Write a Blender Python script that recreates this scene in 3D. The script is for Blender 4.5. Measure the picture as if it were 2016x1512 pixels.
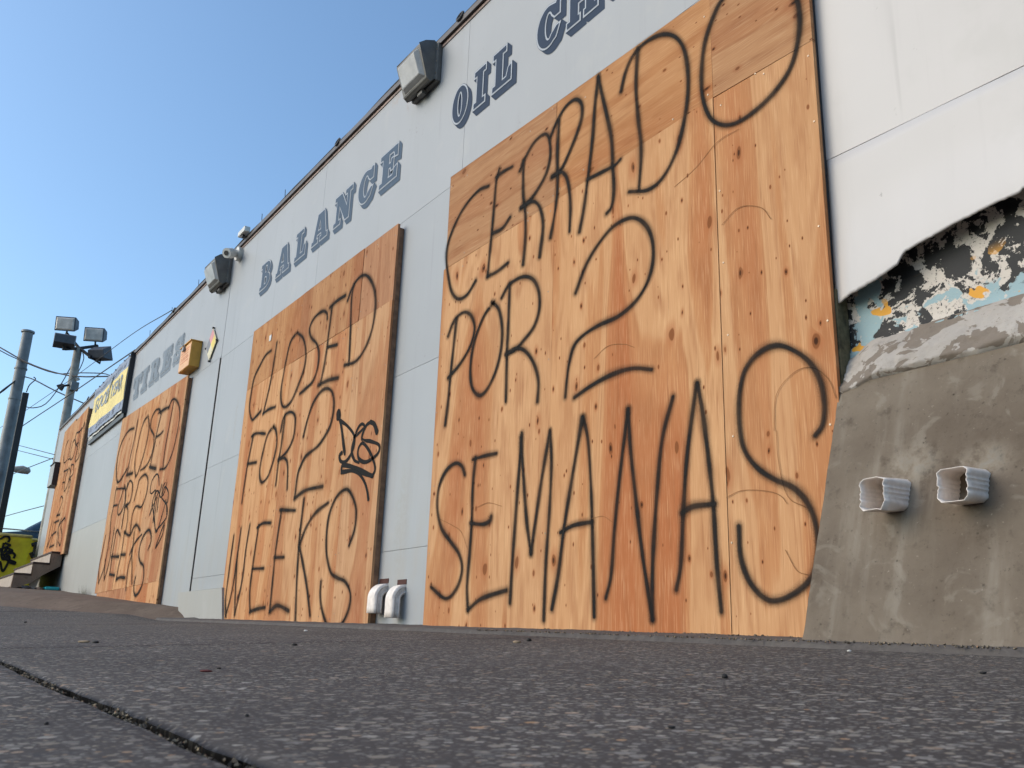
import bpy, bmesh, math, random
from mathutils import Vector, Matrix, noise as mnoise
from mathutils.geometry import tessellate_polygon
random.seed(7)
R_ = math.radians
for o in list(bpy.data.objects): bpy.data.objects.remove(o, do_unlink=True)
scene = bpy.context.scene
C = scene.collection

# ------------------------------------------------------------------ camera
YAW, PITCH, ROLL, FPX = -0.96981531, 0.28656861, 0.03448295, 1750.0
cy, sy, cp, sp, cr, sr = math.cos(YAW), math.sin(YAW), math.cos(PITCH), math.sin(PITCH), math.cos(ROLL), math.sin(ROLL)
FWD = Vector((sy*cp, cy*cp, sp)); _rt = Vector((cy, -sy, 0)); _up = _rt.cross(FWD)
RT = cr*_rt + sr*_up; UP = -sr*_rt + cr*_up
cd = bpy.data.cameras.new('camera'); cam = bpy.data.objects.new('camera', cd); C.objects.link(cam)
cd.sensor_width = 36; cd.lens = FPX/2016*36; cd.clip_end = 3000; cd.clip_start = 0.02
cam.matrix_world = Matrix((( RT.x, UP.x, -FWD.x, 0), (RT.y, UP.y, -FWD.y, 0), (RT.z, UP.z, -FWD.z, 0), (0,0,0,1)))
cd.dof.use_dof = True; cd.dof.focus_distance = 5.0; cd.dof.aperture_fstop = 17
scene.camera = cam
# ------------------------------------------------------------------ world, sun, exposure
SUN_EL, SUN_AZ = R_(30), R_(207)     # azimuth measured from +Y clockwise: behind and left of the camera, over the street
w = bpy.data.worlds.new('World'); scene.world = w; w.use_nodes = True
nt = w.node_tree; nt.nodes.clear()
sky = nt.nodes.new('ShaderNodeTexSky'); sky.sky_type = 'NISHITA'; sky.sun_disc = False
sky.sun_elevation = SUN_EL; sky.sun_rotation = SUN_AZ; sky.air_density = 1.0; sky.dust_density = 2.0; sky.ozone_density = 2.6
bg = nt.nodes.new('ShaderNodeBackground'); bg.inputs[1].default_value = 0.15
wo = nt.nodes.new('ShaderNodeOutputWorld')
tint = nt.nodes.new('ShaderNodeMix'); tint.data_type = 'RGBA'; tint.blend_type = 'MULTIPLY'; tint.inputs[0].default_value = 1; tint.inputs[7].default_value = (.875, 1.01, 1.03, 1)
nt.links.new(sky.outputs[0], tint.inputs[6]); nt.links.new(tint.outputs[2], bg.inputs[0]); nt.links.new(bg.outputs[0], wo.inputs[0])
sd = bpy.data.lights.new('sun', 'SUN'); sd.energy = 0.85; sd.angle = R_(52); sd.color = (1.0, 0.74, 0.56)
sun = bpy.data.objects.new('sun', sd); C.objects.link(sun)
sdir = Vector((math.sin(SUN_AZ)*math.cos(SUN_EL), math.cos(SUN_AZ)*math.cos(SUN_EL), math.sin(SUN_EL)))
sun.rotation_euler = (-sdir).to_track_quat('-Z', 'Y').to_euler(); sun.location = (0, -5, 12)
scene.view_settings.view_transform = 'Standard'; scene.view_settings.look = 'None'
scene.view_settings.exposure = 0.68; scene.view_settings.gamma = 1
scene.render.engine = 'CYCLES'; scene.cycles.transparent_max_bounces = 40
scene.render.resolution_x = 1024; scene.render.resolution_y = 768

# ------------------------------------------------------------------ surveying helpers: where a sight line meets a plane of the place
def ray(px, py): return FWD*FPX + RT*(px-1008) - UP*(py-756)
YW, YB = 2.78, 2.72          # metal wall plane, plywood face plane
def onY(px, py, y=YW):
    d = ray(px, py); return d*(y/d.y)
def onX(px, py, x):
    d = ray(px, py); return d*(x/d.x)
def at_dist(px, py, x):      # a far thing at distance x down the street
    return onX(px, py, x)
# ------------------------------------------------------------------ object helpers
def link(o, parent=None):
    C.objects.link(o)
    if parent is not None: o.parent = parent
    return o
def thing(name, label, cat, loc=(0,0,0), group=None):
    o = bpy.data.objects.new(name, None); o.empty_display_size = .2; C.objects.link(o)
    o.location = loc; o['label'] = label; o['category'] = cat
    if group: o['group'] = group
    return o
def tag(o, label=None, cat=None, group=None, kind=None):
    if label: o['label'] = label
    if cat: o['category'] = cat
    if group: o['group'] = group
    if kind: o['kind'] = kind
    return o
def org(parent):
    v = Vector((0,0,0))
    while parent is not None:
        v += Vector(parent.location); parent = parent.parent
    return v
def mesh(name, verts, faces, mat, parent=None, smooth=False, uvs=None, bevel=0, loc=None):
    me = bpy.data.meshes.new(name); off = org(parent)
    base = Vector(loc) if loc is not None else Vector((0,0,0))
    me.from_pydata([tuple(Vector(v)-off-base) for v in verts], [], faces)
    if uvs is not None:
        uv = me.uv_layers.new(name='uv')
        flat = []
        for p in me.polygons:
            for vi in p.vertices: flat.extend(uvs[vi])
        uv.data.foreach_set('uv', flat)
    if smooth: me.polygons.foreach_set('use_smooth', [True]*len(me.polygons))
    if mat: me.materials.append(mat)
    me.update()
    o = bpy.data.objects.new(name, me); link(o, parent)
    if loc is not None: o.location = base
    if bevel:
        m = o.modifiers.new('b', 'BEVEL'); m.width = bevel; m.segments = 2; m.limit_method = 'ANGLE'; m.harden_normals = False
    return o
class MB:
    def __init__(s): s.v = []; s.f = []
    def add(s, vs, fs):
        n = len(s.v); s.v += [Vector(v) for v in vs]; s.f += [tuple(i+n for i in f) for f in fs]; return s
    def box(s, x0, x1, y0, y1, z0, z1):
        return s.add([(x0,y0,z0),(x1,y0,z0),(x1,y1,z0),(x0,y1,z0),(x0,y0,z1),(x1,y0,z1),(x1,y1,z1),(x0,y1,z1)],
                     [(0,3,2,1),(4,5,6,7),(0,1,5,4),(1,2,6,5),(2,3,7,6),(3,0,4,7)])
    def prism(s, poly, d):        # poly: 3D points in order, swept by d
        n = len(poly); d = Vector(d); a = [Vector(p) for p in poly]; b = [p+d for p in a]
        t = tessellate_polygon([a])
        fs = [tuple(x) for x in t] + [tuple(i+n for i in reversed(x)) for x in t]
        fs += [(i, (i+1)%n, (i+1)%n+n, i+n) for i in range(n)]
        return s.add(a+b, fs)
    def tube(s, pts, r, n=8, caps=True, taper=None):
        pts = [Vector(p) for p in pts]; rings = []; prev = None
        for i, p in enumerate(pts):
            d = (pts[min(i+1,len(pts)-1)] - pts[max(i-1,0)]).normalized()
            ref = Vector((0,0,1)) if abs(d.z) < .95 else Vector((1,0,0))
            if prev is None: a = d.cross(ref).normalized()
            else: a = (prev - d*prev.dot(d)).normalized()
            prev = a; b = d.cross(a); rr = r if taper is None else taper[i]
            rings.append([p + (a*math.cos(2*math.pi*k/n) + b*math.sin(2*math.pi*k/n))*rr for k in range(n)])
        vs = [v for rg in rings for v in rg]; fs = []
        for i in range(len(rings)-1):
            for k in range(n):
                fs.append((i*n+k, i*n+(k+1)%n, (i+1)*n+(k+1)%n, (i+1)*n+k))
        if caps: fs += [tuple(range(n-1,-1,-1)), tuple((len(rings)-1)*n+k for k in range(n))]
        return s.add(vs, fs)
    def build(s, name, mat, parent=None, smooth=False, bevel=0, loc=None):
        o = mesh(name, s.v, s.f, mat, parent, smooth, bevel=bevel, loc=loc)
        if smooth:
            try: o.data.set_sharp_from_angle(angle=R_(40))
            except Exception: pass
        return o
def catenary(a, b, sag, n=14):
    a, b = Vector(a), Vector(b)
    return [a.lerp(b, t/n) - Vector((0,0,sag*4*(t/n)*(1-t/n))) for t in range(n+1)]

# ------------------------------------------------------------------ material helpers
class NT:
    def __init__(s, name):
        s.m = bpy.data.materials.new(name); s.m.use_nodes = True; s.t = s.m.node_tree; s.t.nodes.clear()
        s.out = s.t.nodes.new('ShaderNodeOutputMaterial'); s.b = s.t.nodes.new('ShaderNodeBsdfPrincipled')
        s.t.links.new(s.b.outputs[0], s.out.inputs[0]); s._pos = None
    def put(s, sock, v):
        if v is None: return
        if isinstance(v, bpy.types.NodeSocket): s.t.links.new(v, sock)
        else:
            if sock.type == 'RGBA' and len(v) == 3: v = (*v, 1)
            sock.default_value = v
    @property
    def pos(s):
        if s._pos is None: s._pos = s.t.nodes.new('ShaderNodeNewGeometry').outputs['Position']
        return s._pos
    @property
    def rnd(s): return s.t.nodes.new('ShaderNodeObjectInfo').outputs['Random']
    def sep(s, v):
        n = s.t.nodes.new('ShaderNodeSeparateXYZ'); s.put(n.inputs[0], v); return n.outputs
    def comb(s, x=0., y=0., z=0.):
        n = s.t.nodes.new('ShaderNodeCombineXYZ')
        for i, v in enumerate((x, y, z)): s.put(n.inputs[i], v)
        return n.outputs[0]
    def math(s, op, a, b=None, c=None, clamp=False):
        n = s.t.nodes.new('ShaderNodeMath'); n.operation = op; n.use_clamp = clamp
        for i, v in enumerate((a, b, c)):
            if v is not None: s.put(n.inputs[i], v)
        return n.outputs[0]
    def noise(s, vec, scale=1., detail=4., rough=.55, dist=0., out=0):
        n = s.t.nodes.new('ShaderNodeTexNoise'); s.put(n.inputs['Vector'], vec)
        n.inputs['Scale'].default_value = scale; n.inputs['Detail'].default_value = detail
        n.inputs['Roughness'].default_value = rough; n.inputs['Distortion'].default_value = dist
        return n.outputs[out]
    def voro(s, vec, scale=1., rand=1., feature='F1', out='Distance'):
        n = s.t.nodes.new('ShaderNodeTexVoronoi'); n.feature = feature; s.put(n.inputs['Vector'], vec)
        n.inputs['Scale'].default_value = scale; n.inputs['Randomness'].default_value = rand
        return n.outputs[out] if out != 'both' else (n.outputs['Distance'], n.outputs['Color'])
    def ramp(s, f, stops, mode='LINEAR'):
        n = s.t.nodes.new('ShaderNodeValToRGB'); s.put(n.inputs[0], f); e = n.color_ramp.elements; n.color_ramp.interpolation = mode
        while len(e) < len(stops): e.new(.5)
        for i, (p, c) in enumerate(stops):
            e[i].position = p
            if not hasattr(c, '__len__'): c = (c, c, c)
            e[i].color = (*c[:3], 1)
        return n.outputs[0]
    def step(s, f, a, b):      # smooth 0..1 between a and b (either order)
        n = s.t.nodes.new('ShaderNodeMapRange'); n.interpolation_type = 'SMOOTHSTEP'
        s.put(n.inputs[0], f)
        if a < b: n.inputs[1].default_value = a; n.inputs[2].default_value = b; n.inputs[3].default_value = 0; n.inputs[4].default_value = 1
        else: n.inputs[1].default_value = b; n.inputs[2].default_value = a; n.inputs[3].default_value = 1; n.inputs[4].default_value = 0
        return n.outputs[0]
    def mix(s, f, a, b, mode='MIX'):
        n = s.t.nodes.new('ShaderNodeMix'); n.data_type = 'RGBA'; n.blend_type = mode
        s.put(n.inputs[0], f); s.put(n.inputs[6], a); s.put(n.inputs[7], b); return n.outputs[2]
    def mul(s, a, b): return s.math('MULTIPLY', a, b)
    def bump(s, h, strength=.3, dist=.01):
        n = s.t.nodes.new('ShaderNodeBump'); n.inputs['Strength'].default_value = strength; n.inputs['Distance'].default_value = dist
        s.put(n.inputs['Height'], h); s.t.links.new(n.outputs[0], s.b.inputs['Normal'])
    def set(s, **k):
        names = dict(color='Base Color', rough='Roughness', metal='Metallic', alpha='Alpha', spec='Specular IOR Level', trans='Transmission Weight')
        for a, v in k.items(): s.put(s.b.inputs[names[a]], v)
        return s
def simple(name, col, rough=.6, metal=0., var=.12, scale=9., bump=0., spec=None):
    n = NT(name); f = n.noise(n.pos, scale, 6, .6)
    dark = tuple(c*(1-var*1.6) for c in col); lite = tuple(min(1, c*(1+var)) for c in col)
    n.set(color=n.ramp(f, [(.3, dark), (.7, lite)]), rough=rough, metal=metal)
    if spec is not None: n.set(spec=spec)
    if bump: n.bump(n.noise(n.pos, scale*6, 4), bump, .004)
    return n.m

def plywood(name, horizontal=False, light=(.545,.300,.150), mid=(.48,.228,.103), red=(.39,.140,.058), shade=1.0):
    n = NT(name); p = n.sep(n.pos); r = n.rnd
    u, v = (p[2], p[0]) if horizontal else (p[0], p[2])
    u = n.math('ADD', u, n.mul(r, 37.3)); v = n.math('ADD', v, n.mul(r, 91.7))
    # cathedral field: a slow noise stretched along the grain
    bandv = n.comb(n.mul(u, 2.3), n.mul(v, .27), n.mul(r, 9.)); band = n.noise(bandv, 1., 2.5, .45, .55)
    wig = n.noise(n.comb(n.mul(u, 9.), n.mul(v, 2.6), 0.), 1., 2, .5)
    ringf = n.math('ADD', n.mul(band, 44.), n.mul(wig, 3.0))
    ring = n.math('SINE', ringf); ring = n.math('POWER', n.math('ABSOLUTE', ring), 3.)
    gr = n.noise(n.comb(n.mul(u, 78.), n.mul(v, 2.6), 0.), 1., 5, .62)
    fine = n.noise(n.comb(n.mul(u, 210.), n.mul(v, 6.), 3.), 1., 3, .6)
    heart = n.ramp(band, [(.28, red), (.395, tuple(m*.96 for m in mid)), (.41, light), (.55, light), (.562, mid), (.66, red)])
    if horizontal: heart = n.mix(.55, heart, mid)
    streak = n.mul(n.step(gr, .54, .74), .55)
    c = n.mix(streak, heart, tuple(m*.62 for m in red))
    c = n.mix(n.mul(ring, n.mul(n.step(wig, .35, .6), .42)), c, tuple(m*.75 for m in red))
    c = n.mix(n.mul(n.step(fine, .48, .7), .30), c, (.80, .52, .29))
    # stripes of sap wood seam lines between veneers
    vs = n.noise(n.comb(n.mul(u, 5.), n.mul(v, .12), 7.), 1., 0)
    c = n.mix(n.mul(n.step(vs, .50, .507), .20), c, tuple(m*.9 for m in mid))
    # knots: three families
    def knots(c, su, sv, gate, r0, tail):
        wv = n.comb(n.math('ADD', n.mul(u, su), n.mul(wig, .35)), n.mul(v, sv), n.mul(r, 3.))
        nv = n.t.nodes.new('ShaderNodeTexVoronoi'); nv.voronoi_dimensions = '2D'; n.put(nv.inputs['Vector'], wv); nv.inputs['Scale'].default_value = 1
        d, col = nv.outputs['Distance'], n.sep(nv.outputs['Color'])
        g = n.step(col[0], gate, gate+.01); rad = n.math('MULTIPLY_ADD', col[1], r0, r0*.45)
        q = n.math('DIVIDE', d, rad)
        c = n.mix(n.mul(n.mul(n.step(q, tail, .9), .55), g), c, tuple(m*.95 for m in red))
        c = n.mix(n.mul(n.mul(n.step(q, 1.15, .8), .9), g), c, (.20, .070, .026))
        c = n.mix(n.mul(n.mul(n.step(q, .62, .3), .95), n.mul(g, n.step(col[2], .35, .36))), c, (.045, .018, .010))
        return c
    c = knots(c, 4.2, 2.1, .42, .050, 3.2)
    c = knots(c, 8.5, 5.2, .72, .060, 2.2)
    c = knots(c, 15., 8.0, .80, .062, 1.6)
    wear = n.noise(n.pos, 1.1, 4, .6); c = n.mix(n.mul(n.step(wear, .5, .72), .22), c, tuple(m*.72 for m in mid))
    dirt = n.noise(n.comb(n.mul(p[0], 22.), 0., n.mul(p[2], 22.)), 1., 5, .7)
    c = n.mix(n.mul(n.step(dirt, .66, .74), .22), c, (.20,.11,.06))
    hs = n.t.nodes.new('ShaderNodeHueSaturation'); n.put(hs.inputs['Color'], c)
    n.put(hs.inputs['Value'], n.math('MULTIPLY_ADD', r, .20, .89*shade)); n.put(hs.inputs['Saturation'], n.math('MULTIPLY_ADD', r, .08, .95))
    n.set(color=hs.outputs[0], rough=.9, spec=.12)
    n.bump(n.math('ADD', n.mul(gr, .6), n.mul(fine, .5)), .35, .0015)
    return n.m

M = {}
M['ply'] = plywood('plywood_vertical_grain')
M['ply_h'] = plywood('plywood_horizontal_grain', True, shade=.84)
M['ply_red'] = plywood('plywood_reddish', light=(.44,.215,.112), mid=(.40,.18,.09), red=(.33,.13,.062), shade=.97)
M['ply_top'] = plywood('plywood_weathered_grain', light=(.455,.228,.102), mid=(.41,.185,.078), red=(.34,.125,.052), shade=.97)
M['ply_edge'] = simple('plywood_edge', (.42,.20,.10), .85, var=.3, scale=25)
M['batten'] = simple('batten_timber', (.26,.14,.08), .85, var=.3, scale=12)

def painted_metal(name, col, tint=(.36,.37,.38), low=None):
    n = NT(name); p = n.sep(n.pos); r = n.rnd
    big = n.noise(n.pos, .7, 4, .55); vert = n.noise(n.comb(n.mul(p[0], 7.), p[1], n.mul(p[2], .55)), 1., 5, .6)
    sm = n.noise(n.pos, 34., 4, .7); sp_ = n.noise(n.comb(n.mul(p[0], 6.), p[1], n.mul(p[2], 3.)), 1., 3, .6, .8)
    c = n.ramp(big, [(.3, tuple(x*.93 for x in col)), (.7, tuple(min(1, x*1.04) for x in col))])
    c = n.mix(n.mul(n.step(vert, .52, .80), .34), c, tint)
    c = n.mix(n.mul(n.step(n.noise(n.pos, 2.2, 6, .62), .56, .72), .28), c, (.42,.405,.38))
    c = n.mix(n.mul(n.step(sm, .70, .76), .5), c, (.22,.20,.18))
    c = n.mix(n.mul(n.mul(n.step(sm, .60, .66), n.step(sp_, .62, .70)), .6), c, (.20,.18,.17))
    rs = n.noise(n.comb(n.mul(p[0], 15.), p[1], n.mul(p[2], .35)), 1., 4, .6); c = n.mix(n.mul(n.mul(n.step(rs, .55, .72), n.step(n.noise(n.pos, 1.3, 3), .42, .6)), .40), c, tuple(x*.68 for x in col))
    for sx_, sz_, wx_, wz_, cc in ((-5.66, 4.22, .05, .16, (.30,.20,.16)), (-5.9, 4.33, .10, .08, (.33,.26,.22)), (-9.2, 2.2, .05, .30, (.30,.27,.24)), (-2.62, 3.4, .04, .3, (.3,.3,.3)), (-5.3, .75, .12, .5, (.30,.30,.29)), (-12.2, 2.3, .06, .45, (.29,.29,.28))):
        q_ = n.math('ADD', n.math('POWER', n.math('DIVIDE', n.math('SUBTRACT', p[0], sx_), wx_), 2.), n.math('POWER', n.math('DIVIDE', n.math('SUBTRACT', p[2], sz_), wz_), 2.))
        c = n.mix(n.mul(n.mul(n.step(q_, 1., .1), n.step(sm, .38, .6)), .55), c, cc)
    # grime that gathers near the pavement
    g = n.mul(n.step(p[2], 1.9, .1), n.step(n.noise(n.comb(n.mul(p[0], 5.), 0., n.mul(p[2], 1.6)), 1., 6, .65), .38, .68))
    c = n.mix(n.mul(g, .50), c, (.33,.305,.27))
    hs = n.t.nodes.new('ShaderNodeHueSaturation'); n.put(hs.inputs['Color'], c); n.put(hs.inputs['Value'], n.math('MULTIPLY_ADD', r, .07, .965))
    n.set(color=hs.outputs[0], rough=.50, spec=.35)
    b = n.math('ADD', n.mul(n.noise(n.pos, 1.6, 2, .4), 1.), n.mul(n.noise(n.pos, 60., 3), .012))
    n.bump(b, .22, .02)
    return n.m
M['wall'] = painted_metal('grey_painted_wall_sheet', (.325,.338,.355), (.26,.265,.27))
M['wall_white'] = painted_metal('white_painted_wall_sheet', (.535,.505,.49), (.43,.41,.40))
M['wall_warm'] = painted_metal('pale_painted_wall_sheet', (.35,.34,.32), (.27,.255,.23))
M['gap'] = simple('dark_joint', (.012,.012,.013), .8)
M['flash'] = simple('dark_roof_flashing', (.055,.045,.045), .5, var=.3)
M['flash_lite'] = simple('rusty_roof_edge', (.34,.24,.21), .6, var=.3)
def flat_paint(name, col, wear=.25, wearcol=(.48,.50,.53)):
    n = NT(name); a = n.noise(n.pos, 26., 5, .65); b = n.noise(n.pos, 2.4, 3)
    c = n.mix(n.mul(n.step(a, .56, .74), wear), col, wearcol)
    c = n.mix(n.mul(n.step(b, .5, .8), wear*.6), c, wearcol)
    n.set(color=c, rough=.8, spec=.15); return n.m
M['let_dark'] = flat_paint('slate_blue_lettering', (.040,.058,.095), .06, (.2,.23,.28))
M['let_line'] = flat_paint('pale_letter_outline', (.42,.45,.50), .1)
M['let_mid'] = flat_paint('slate_blue_lettering_weathered', (.085,.122,.175), .12, (.3,.33,.38))
M['let_faded'] = flat_paint('faded_blue_lettering', (.205,.245,.29), .35)
M['let_faded2'] = flat_paint('faded_blue_lettering_line', (.30,.33,.365), .3)

def concrete(name, a, b, c2, rough=.9, streak=.5, bumps=.6, scale=1., patch=.35, scrape=False):
    n = NT(name); p = n.sep(n.pos)
    f1 = n.noise(n.pos, 2.6*scale, 7, .62); f2 = n.noise(n.pos, 17*scale, 7, .68); f3 = n.noise(n.comb(n.mul(p[0], 9.), n.mul(p[1], 3.), n.mul(p[2], .9)), scale, 5, .6)
    f4 = n.noise(n.pos, 75*scale, 5, .7); f5 = n.noise(n.pos, 6.5*scale, 4, .6, 1.2)
    c = n.ramp(f1, [(.32, a), (.68, b)])
    c = n.mix(n.mul(n.step(f3, .48, .72), streak), c, c2)
    c = n.mix(n.mul(n.step(f2, .52, .74), .55), c, tuple(x*.52 for x in a))
    c = n.mix(n.mul(n.step(f5, .56 if patch < .5 else .50, .66 if patch < .5 else .53), patch), c, c2)
    c = n.mix(n.mul(n.step(f4, .60, .72), .55), c, tuple(x*.35 for x in a))
    c = n.mix(n.mul(n.step(f4, .36, .28), .45), c, tuple(min(1, x*1.5) for x in c2))
    pits = n.voro(n.pos, 26*scale); pit = n.mul(n.step(n.math('ADD', pits, n.mul(f4, .3)), .30, .16), n.step(f2, .47, .6))
    c = n.mix(n.mul(pit, .75), c, tuple(x*.25 for x in a))
    if scrape:      # scraped, chipped patches round the two pipe holes
        for cx_, cz_, rr in ((-1.56, .60, .13), (-1.33, .575, .12), (-1.66, .50, .07)):
            dd = n.math('SQRT', n.math('ADD', n.math('POWER', n.math('SUBTRACT', p[0], cx_), 2.), n.mul(n.math('POWER', n.math('SUBTRACT', p[2], cz_), 2.), 2.2)))
            mk = n.step(n.math('ADD', dd, n.mul(n.math('SUBTRACT', f2, .5), .22)), rr, rr*.45)
            c = n.mix(n.mul(mk, .5), c, n.ramp(f2, [(.36, (.09,.07,.052)), (.46, (.19,.155,.12)), (.56, (.29,.25,.20)), (.66, (.32,.30,.26))]))
    n.set(color=c, rough=rough, spec=.2)
    h = n.math('ADD', n.math('ADD', n.mul(f2, .6), n.mul(f4, .35)), n.mul(pit, -.6)); n.bump(h, bumps, .006)
    return n.m
M['base'] = concrete('weathered_base_concrete', (.112,.086,.064), (.180,.146,.112), (.265,.232,.19), streak=.6, scrape=True)
M['mortar'] = concrete('pale_rough_mortar', (.33,.295,.265), (.42,.385,.35), (.155,.120,.092), streak=.25, bumps=1., patch=.8)
M['ramp'] = concrete('brown_driveway_concrete', (.108,.076,.056), (.155,.113,.085), (.19,.147,.113), streak=.12, bumps=.25)
M['step'] = concrete('stair_concrete', (.19,.125,.09), (.26,.185,.135), (.30,.22,.165), streak=.3, bumps=.3)
M['riser'] = concrete('painted_stair_riser', (.40,.34,.29), (.47,.40,.34), (.30,.23,.18), streak=.3, bumps=.2)
M['tread'] = simple('dark_stair_nosing', (.05,.028,.022), .8, var=.3)

def aggregate(name):
    n = NT(name); p = n.sep(n.pos); xy = n.comb(p[0], p[1], 0.)
    big = n.noise(xy, 1.3, 5, .6)
    c = n.ramp(big, [(.3, (.044,.038,.036)), (.7, (.074,.064,.060))])
    c = n.mix(n.mul(n.step(n.noise(xy, 120., 4, .7), .5, .8), .6), c, (.15,.14,.135))
    h = None
    for sc, gate, rad, amt in ((46., .70, .40, .85), (84., .66, .42, .8), (170., .5, .44, .6)):
        nv = n.t.nodes.new('ShaderNodeTexVoronoi'); nv.voronoi_dimensions = '2D'; n.put(nv.inputs['Vector'], n.math and n.comb(n.math('ADD', p[0], n.mul(n.noise(xy, 90., 2), .006)), n.math('ADD', p[1], n.mul(n.noise(xy, 70., 2), .006)), 0.))
        nv.inputs['Scale'].default_value = sc
        d, col = nv.outputs['Distance'], n.sep(nv.outputs['Color'])
        g = n.mul(n.step(col[0], gate, gate+.02), n.step(d, rad, rad-.10))
        pc = n.ramp(col[1], [(0., (.045,.045,.05)), (.3, (.14,.128,.118)), (.6, (.24,.22,.20)), (.8, (.28,.235,.18)), (.93, (.40,.375,.34)), (1., (.40,.24,.13))])
        c = n.mix(n.mul(g, amt), c, pc)
        h = g if h is None else n.math('ADD', h, g)
    c = n.mix(n.mul(n.step(n.noise(xy, .8, 4, .6, .5), .5, .65), .30), c, (.060,.052,.05))
    n.set(color=c, rough=.88, spec=.14); n.bump(n.math('ADD', n.mul(h, .25), n.noise(xy, 260., 3)), .35, .0012)
    return n.m
M['pave'] = aggregate('exposed_aggregate_concrete')
M['soil'] = concrete('joint_dirt', (.045,.036,.026), (.080,.064,.045), (.13,.10,.07), bumps=.8, scale=4.)
M['asphalt'] = concrete('asphalt', (.045,.045,.047), (.06,.06,.062), (.075,.073,.07), bumps=.4, scale=3.)
M['strip'] = concrete('worn_wall_foot_concrete', (.085,.075,.070), (.12,.105,.095), (.15,.135,.12), bumps=.7, scale=2.)

def spray(name, col=(.022,.020,.019), crisp=False):
    n = NT(name); uvn = n.t.nodes.new('ShaderNodeUVMap'); uvn.uv_map = 'uv'; s = n.sep(uvn.outputs[0])
    d = n.math('SQRT', n.math('ADD', n.mul(s[0], s[0]), n.mul(s[1], s[1])))
    if crisp:
        a = n.mul(n.step(d, .62, .50), .96)
    else:
        rag = n.noise(n.pos, 170., 3, .7); d2 = n.math('ADD', d, n.mul(n.math('SUBTRACT', rag, .5), .16))
        core = n.mul(n.step(d2, .46, .14), n.math('MULTIPLY_ADD', n.step(n.noise(n.pos, 5., 3, .6), .35, .65), .16, .78))
        spk = n.noise(n.pos, 420., 2, .8)
        halo = n.mul(n.math('POWER', n.step(d, 1., .1), 1.3), n.math('MULTIPLY_ADD', n.step(spk, .40, .64), .55, .20))
        a = n.math('MAXIMUM', core, halo)
        a = n.mul(a, n.math('MULTIPLY_ADD', n.noise(n.pos, 9., 3), .35, .80), ) if False else a
    n.set(color=col, rough=.9, spec=.08, alpha=a)
    return n.m
M['spray'] = spray('black_spray_paint'); M['marker'] = spray('black_marker_paint', (.02,.02,.02), True)
M['pencil'] = spray('thin_pencil_line', (.26,.125,.055), True)

M['lamp_body'] = simple('bronze_grey_lamp_housing', (.125,.118,.108), .5, var=.2)
M['lamp_body2'] = simple('dark_lamp_housing', (.075,.08,.095), .5, var=.2)
def lens(name, c):
    n = NT(name); p = n.sep(n.pos); f = n.noise(n.pos, 6., 4, .6)
    st = n.math('SINE', n.mul(p[2], 700.))
    n.set(color=n.ramp(f, [(.35, tuple(x*.65 for x in c)), (.7, c)]), rough=.35, spec=.4); n.bump(st, .15, .002); return n.m
M['lens'] = lens('prismatic_lamp_glass', (.46,.46,.46)); M['lens_warm'] = lens('hazy_lamp_glass', (.78,.70,.62))
M['white_pl'] = simple('white_plastic', (.62,.60,.56), .45, var=.12)
M['pipe'] = simple('white_aluminium_downspout', (.76,.68,.62), .55, var=.10, scale=30)
M['yellow'] = simple('yellow_ochre_box_paint', (.62,.32,.05), .55, var=.08)
M['peach'] = simple('faded_box_notice', (.72,.40,.20), .6, var=.07)
M['red_ink'] = simple('faded_red_print', (.62,.20,.10), .7)
M['bin'] = simple('yellow_skip_paint', (.96,.70,.02), .6, var=.2, scale=3)
M['bin_rim'] = simple('pale_skip_rim', (.60,.47,.13), .6, var=.25)
M['steel'] = simple('galvanised_pole_steel', (.22,.23,.235), .55, .3, var=.22, scale=3)
M['pole_pale'] = simple('weathered_grey_pole', (.36,.34,.30), .75, var=.25, scale=5)
M['black'] = simple('black_metal', (.018,.018,.020), .5)
M['wire'] = simple('cable_sheath', (.045,.045,.05), .7)
M['banner_y'] = simple('yellow_banner_cloth', (.76,.60,.20), .6, var=.07, scale=3)
M['banner_b'] = simple('faded_blue_banner_band', (.20,.245,.34), .6, var=.12, scale=4)
M['banner_t'] = simple('faded_blue_banner_print', (.21,.26,.33), .6, var=.2, scale=14)
M['banner_w'] = simple('white_banner_hem', (.68,.67,.62), .6, var=.08)
M['teal'] = simple('turquoise_plastic', (.01,.33,.36), .45)
M['car'] = simple('dark_blue_car_paint', (.09,.15,.22), .25, .1)
M['glass'] = simple('tinted_car_glass', (.04,.09,.13), .06, spec=.8)
M['rubber'] = simple('tyre_rubber', (.02,.02,.02), .8)
M['chrome'] = simple('bright_trim', (.6,.62,.65), .25, .9)
M['nf_red'] = simple('faded_pink_quadrant', (.62,.26,.26), .6); M['nf_yel'] = simple('yellow_quadrant', (.72,.56,.12), .6)
M['nf_blue'] = simple('faded_slate_quadrant', (.17,.18,.21), .6); M['nf_wht'] = simple('cream_quadrant', (.66,.60,.42), .6)
M['weed'] = simple('dry_weed', (.035,.035,.018), .9)
M['screw'] = simple('zinc_screw', (.30,.24,.18), .4, .7)

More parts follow.
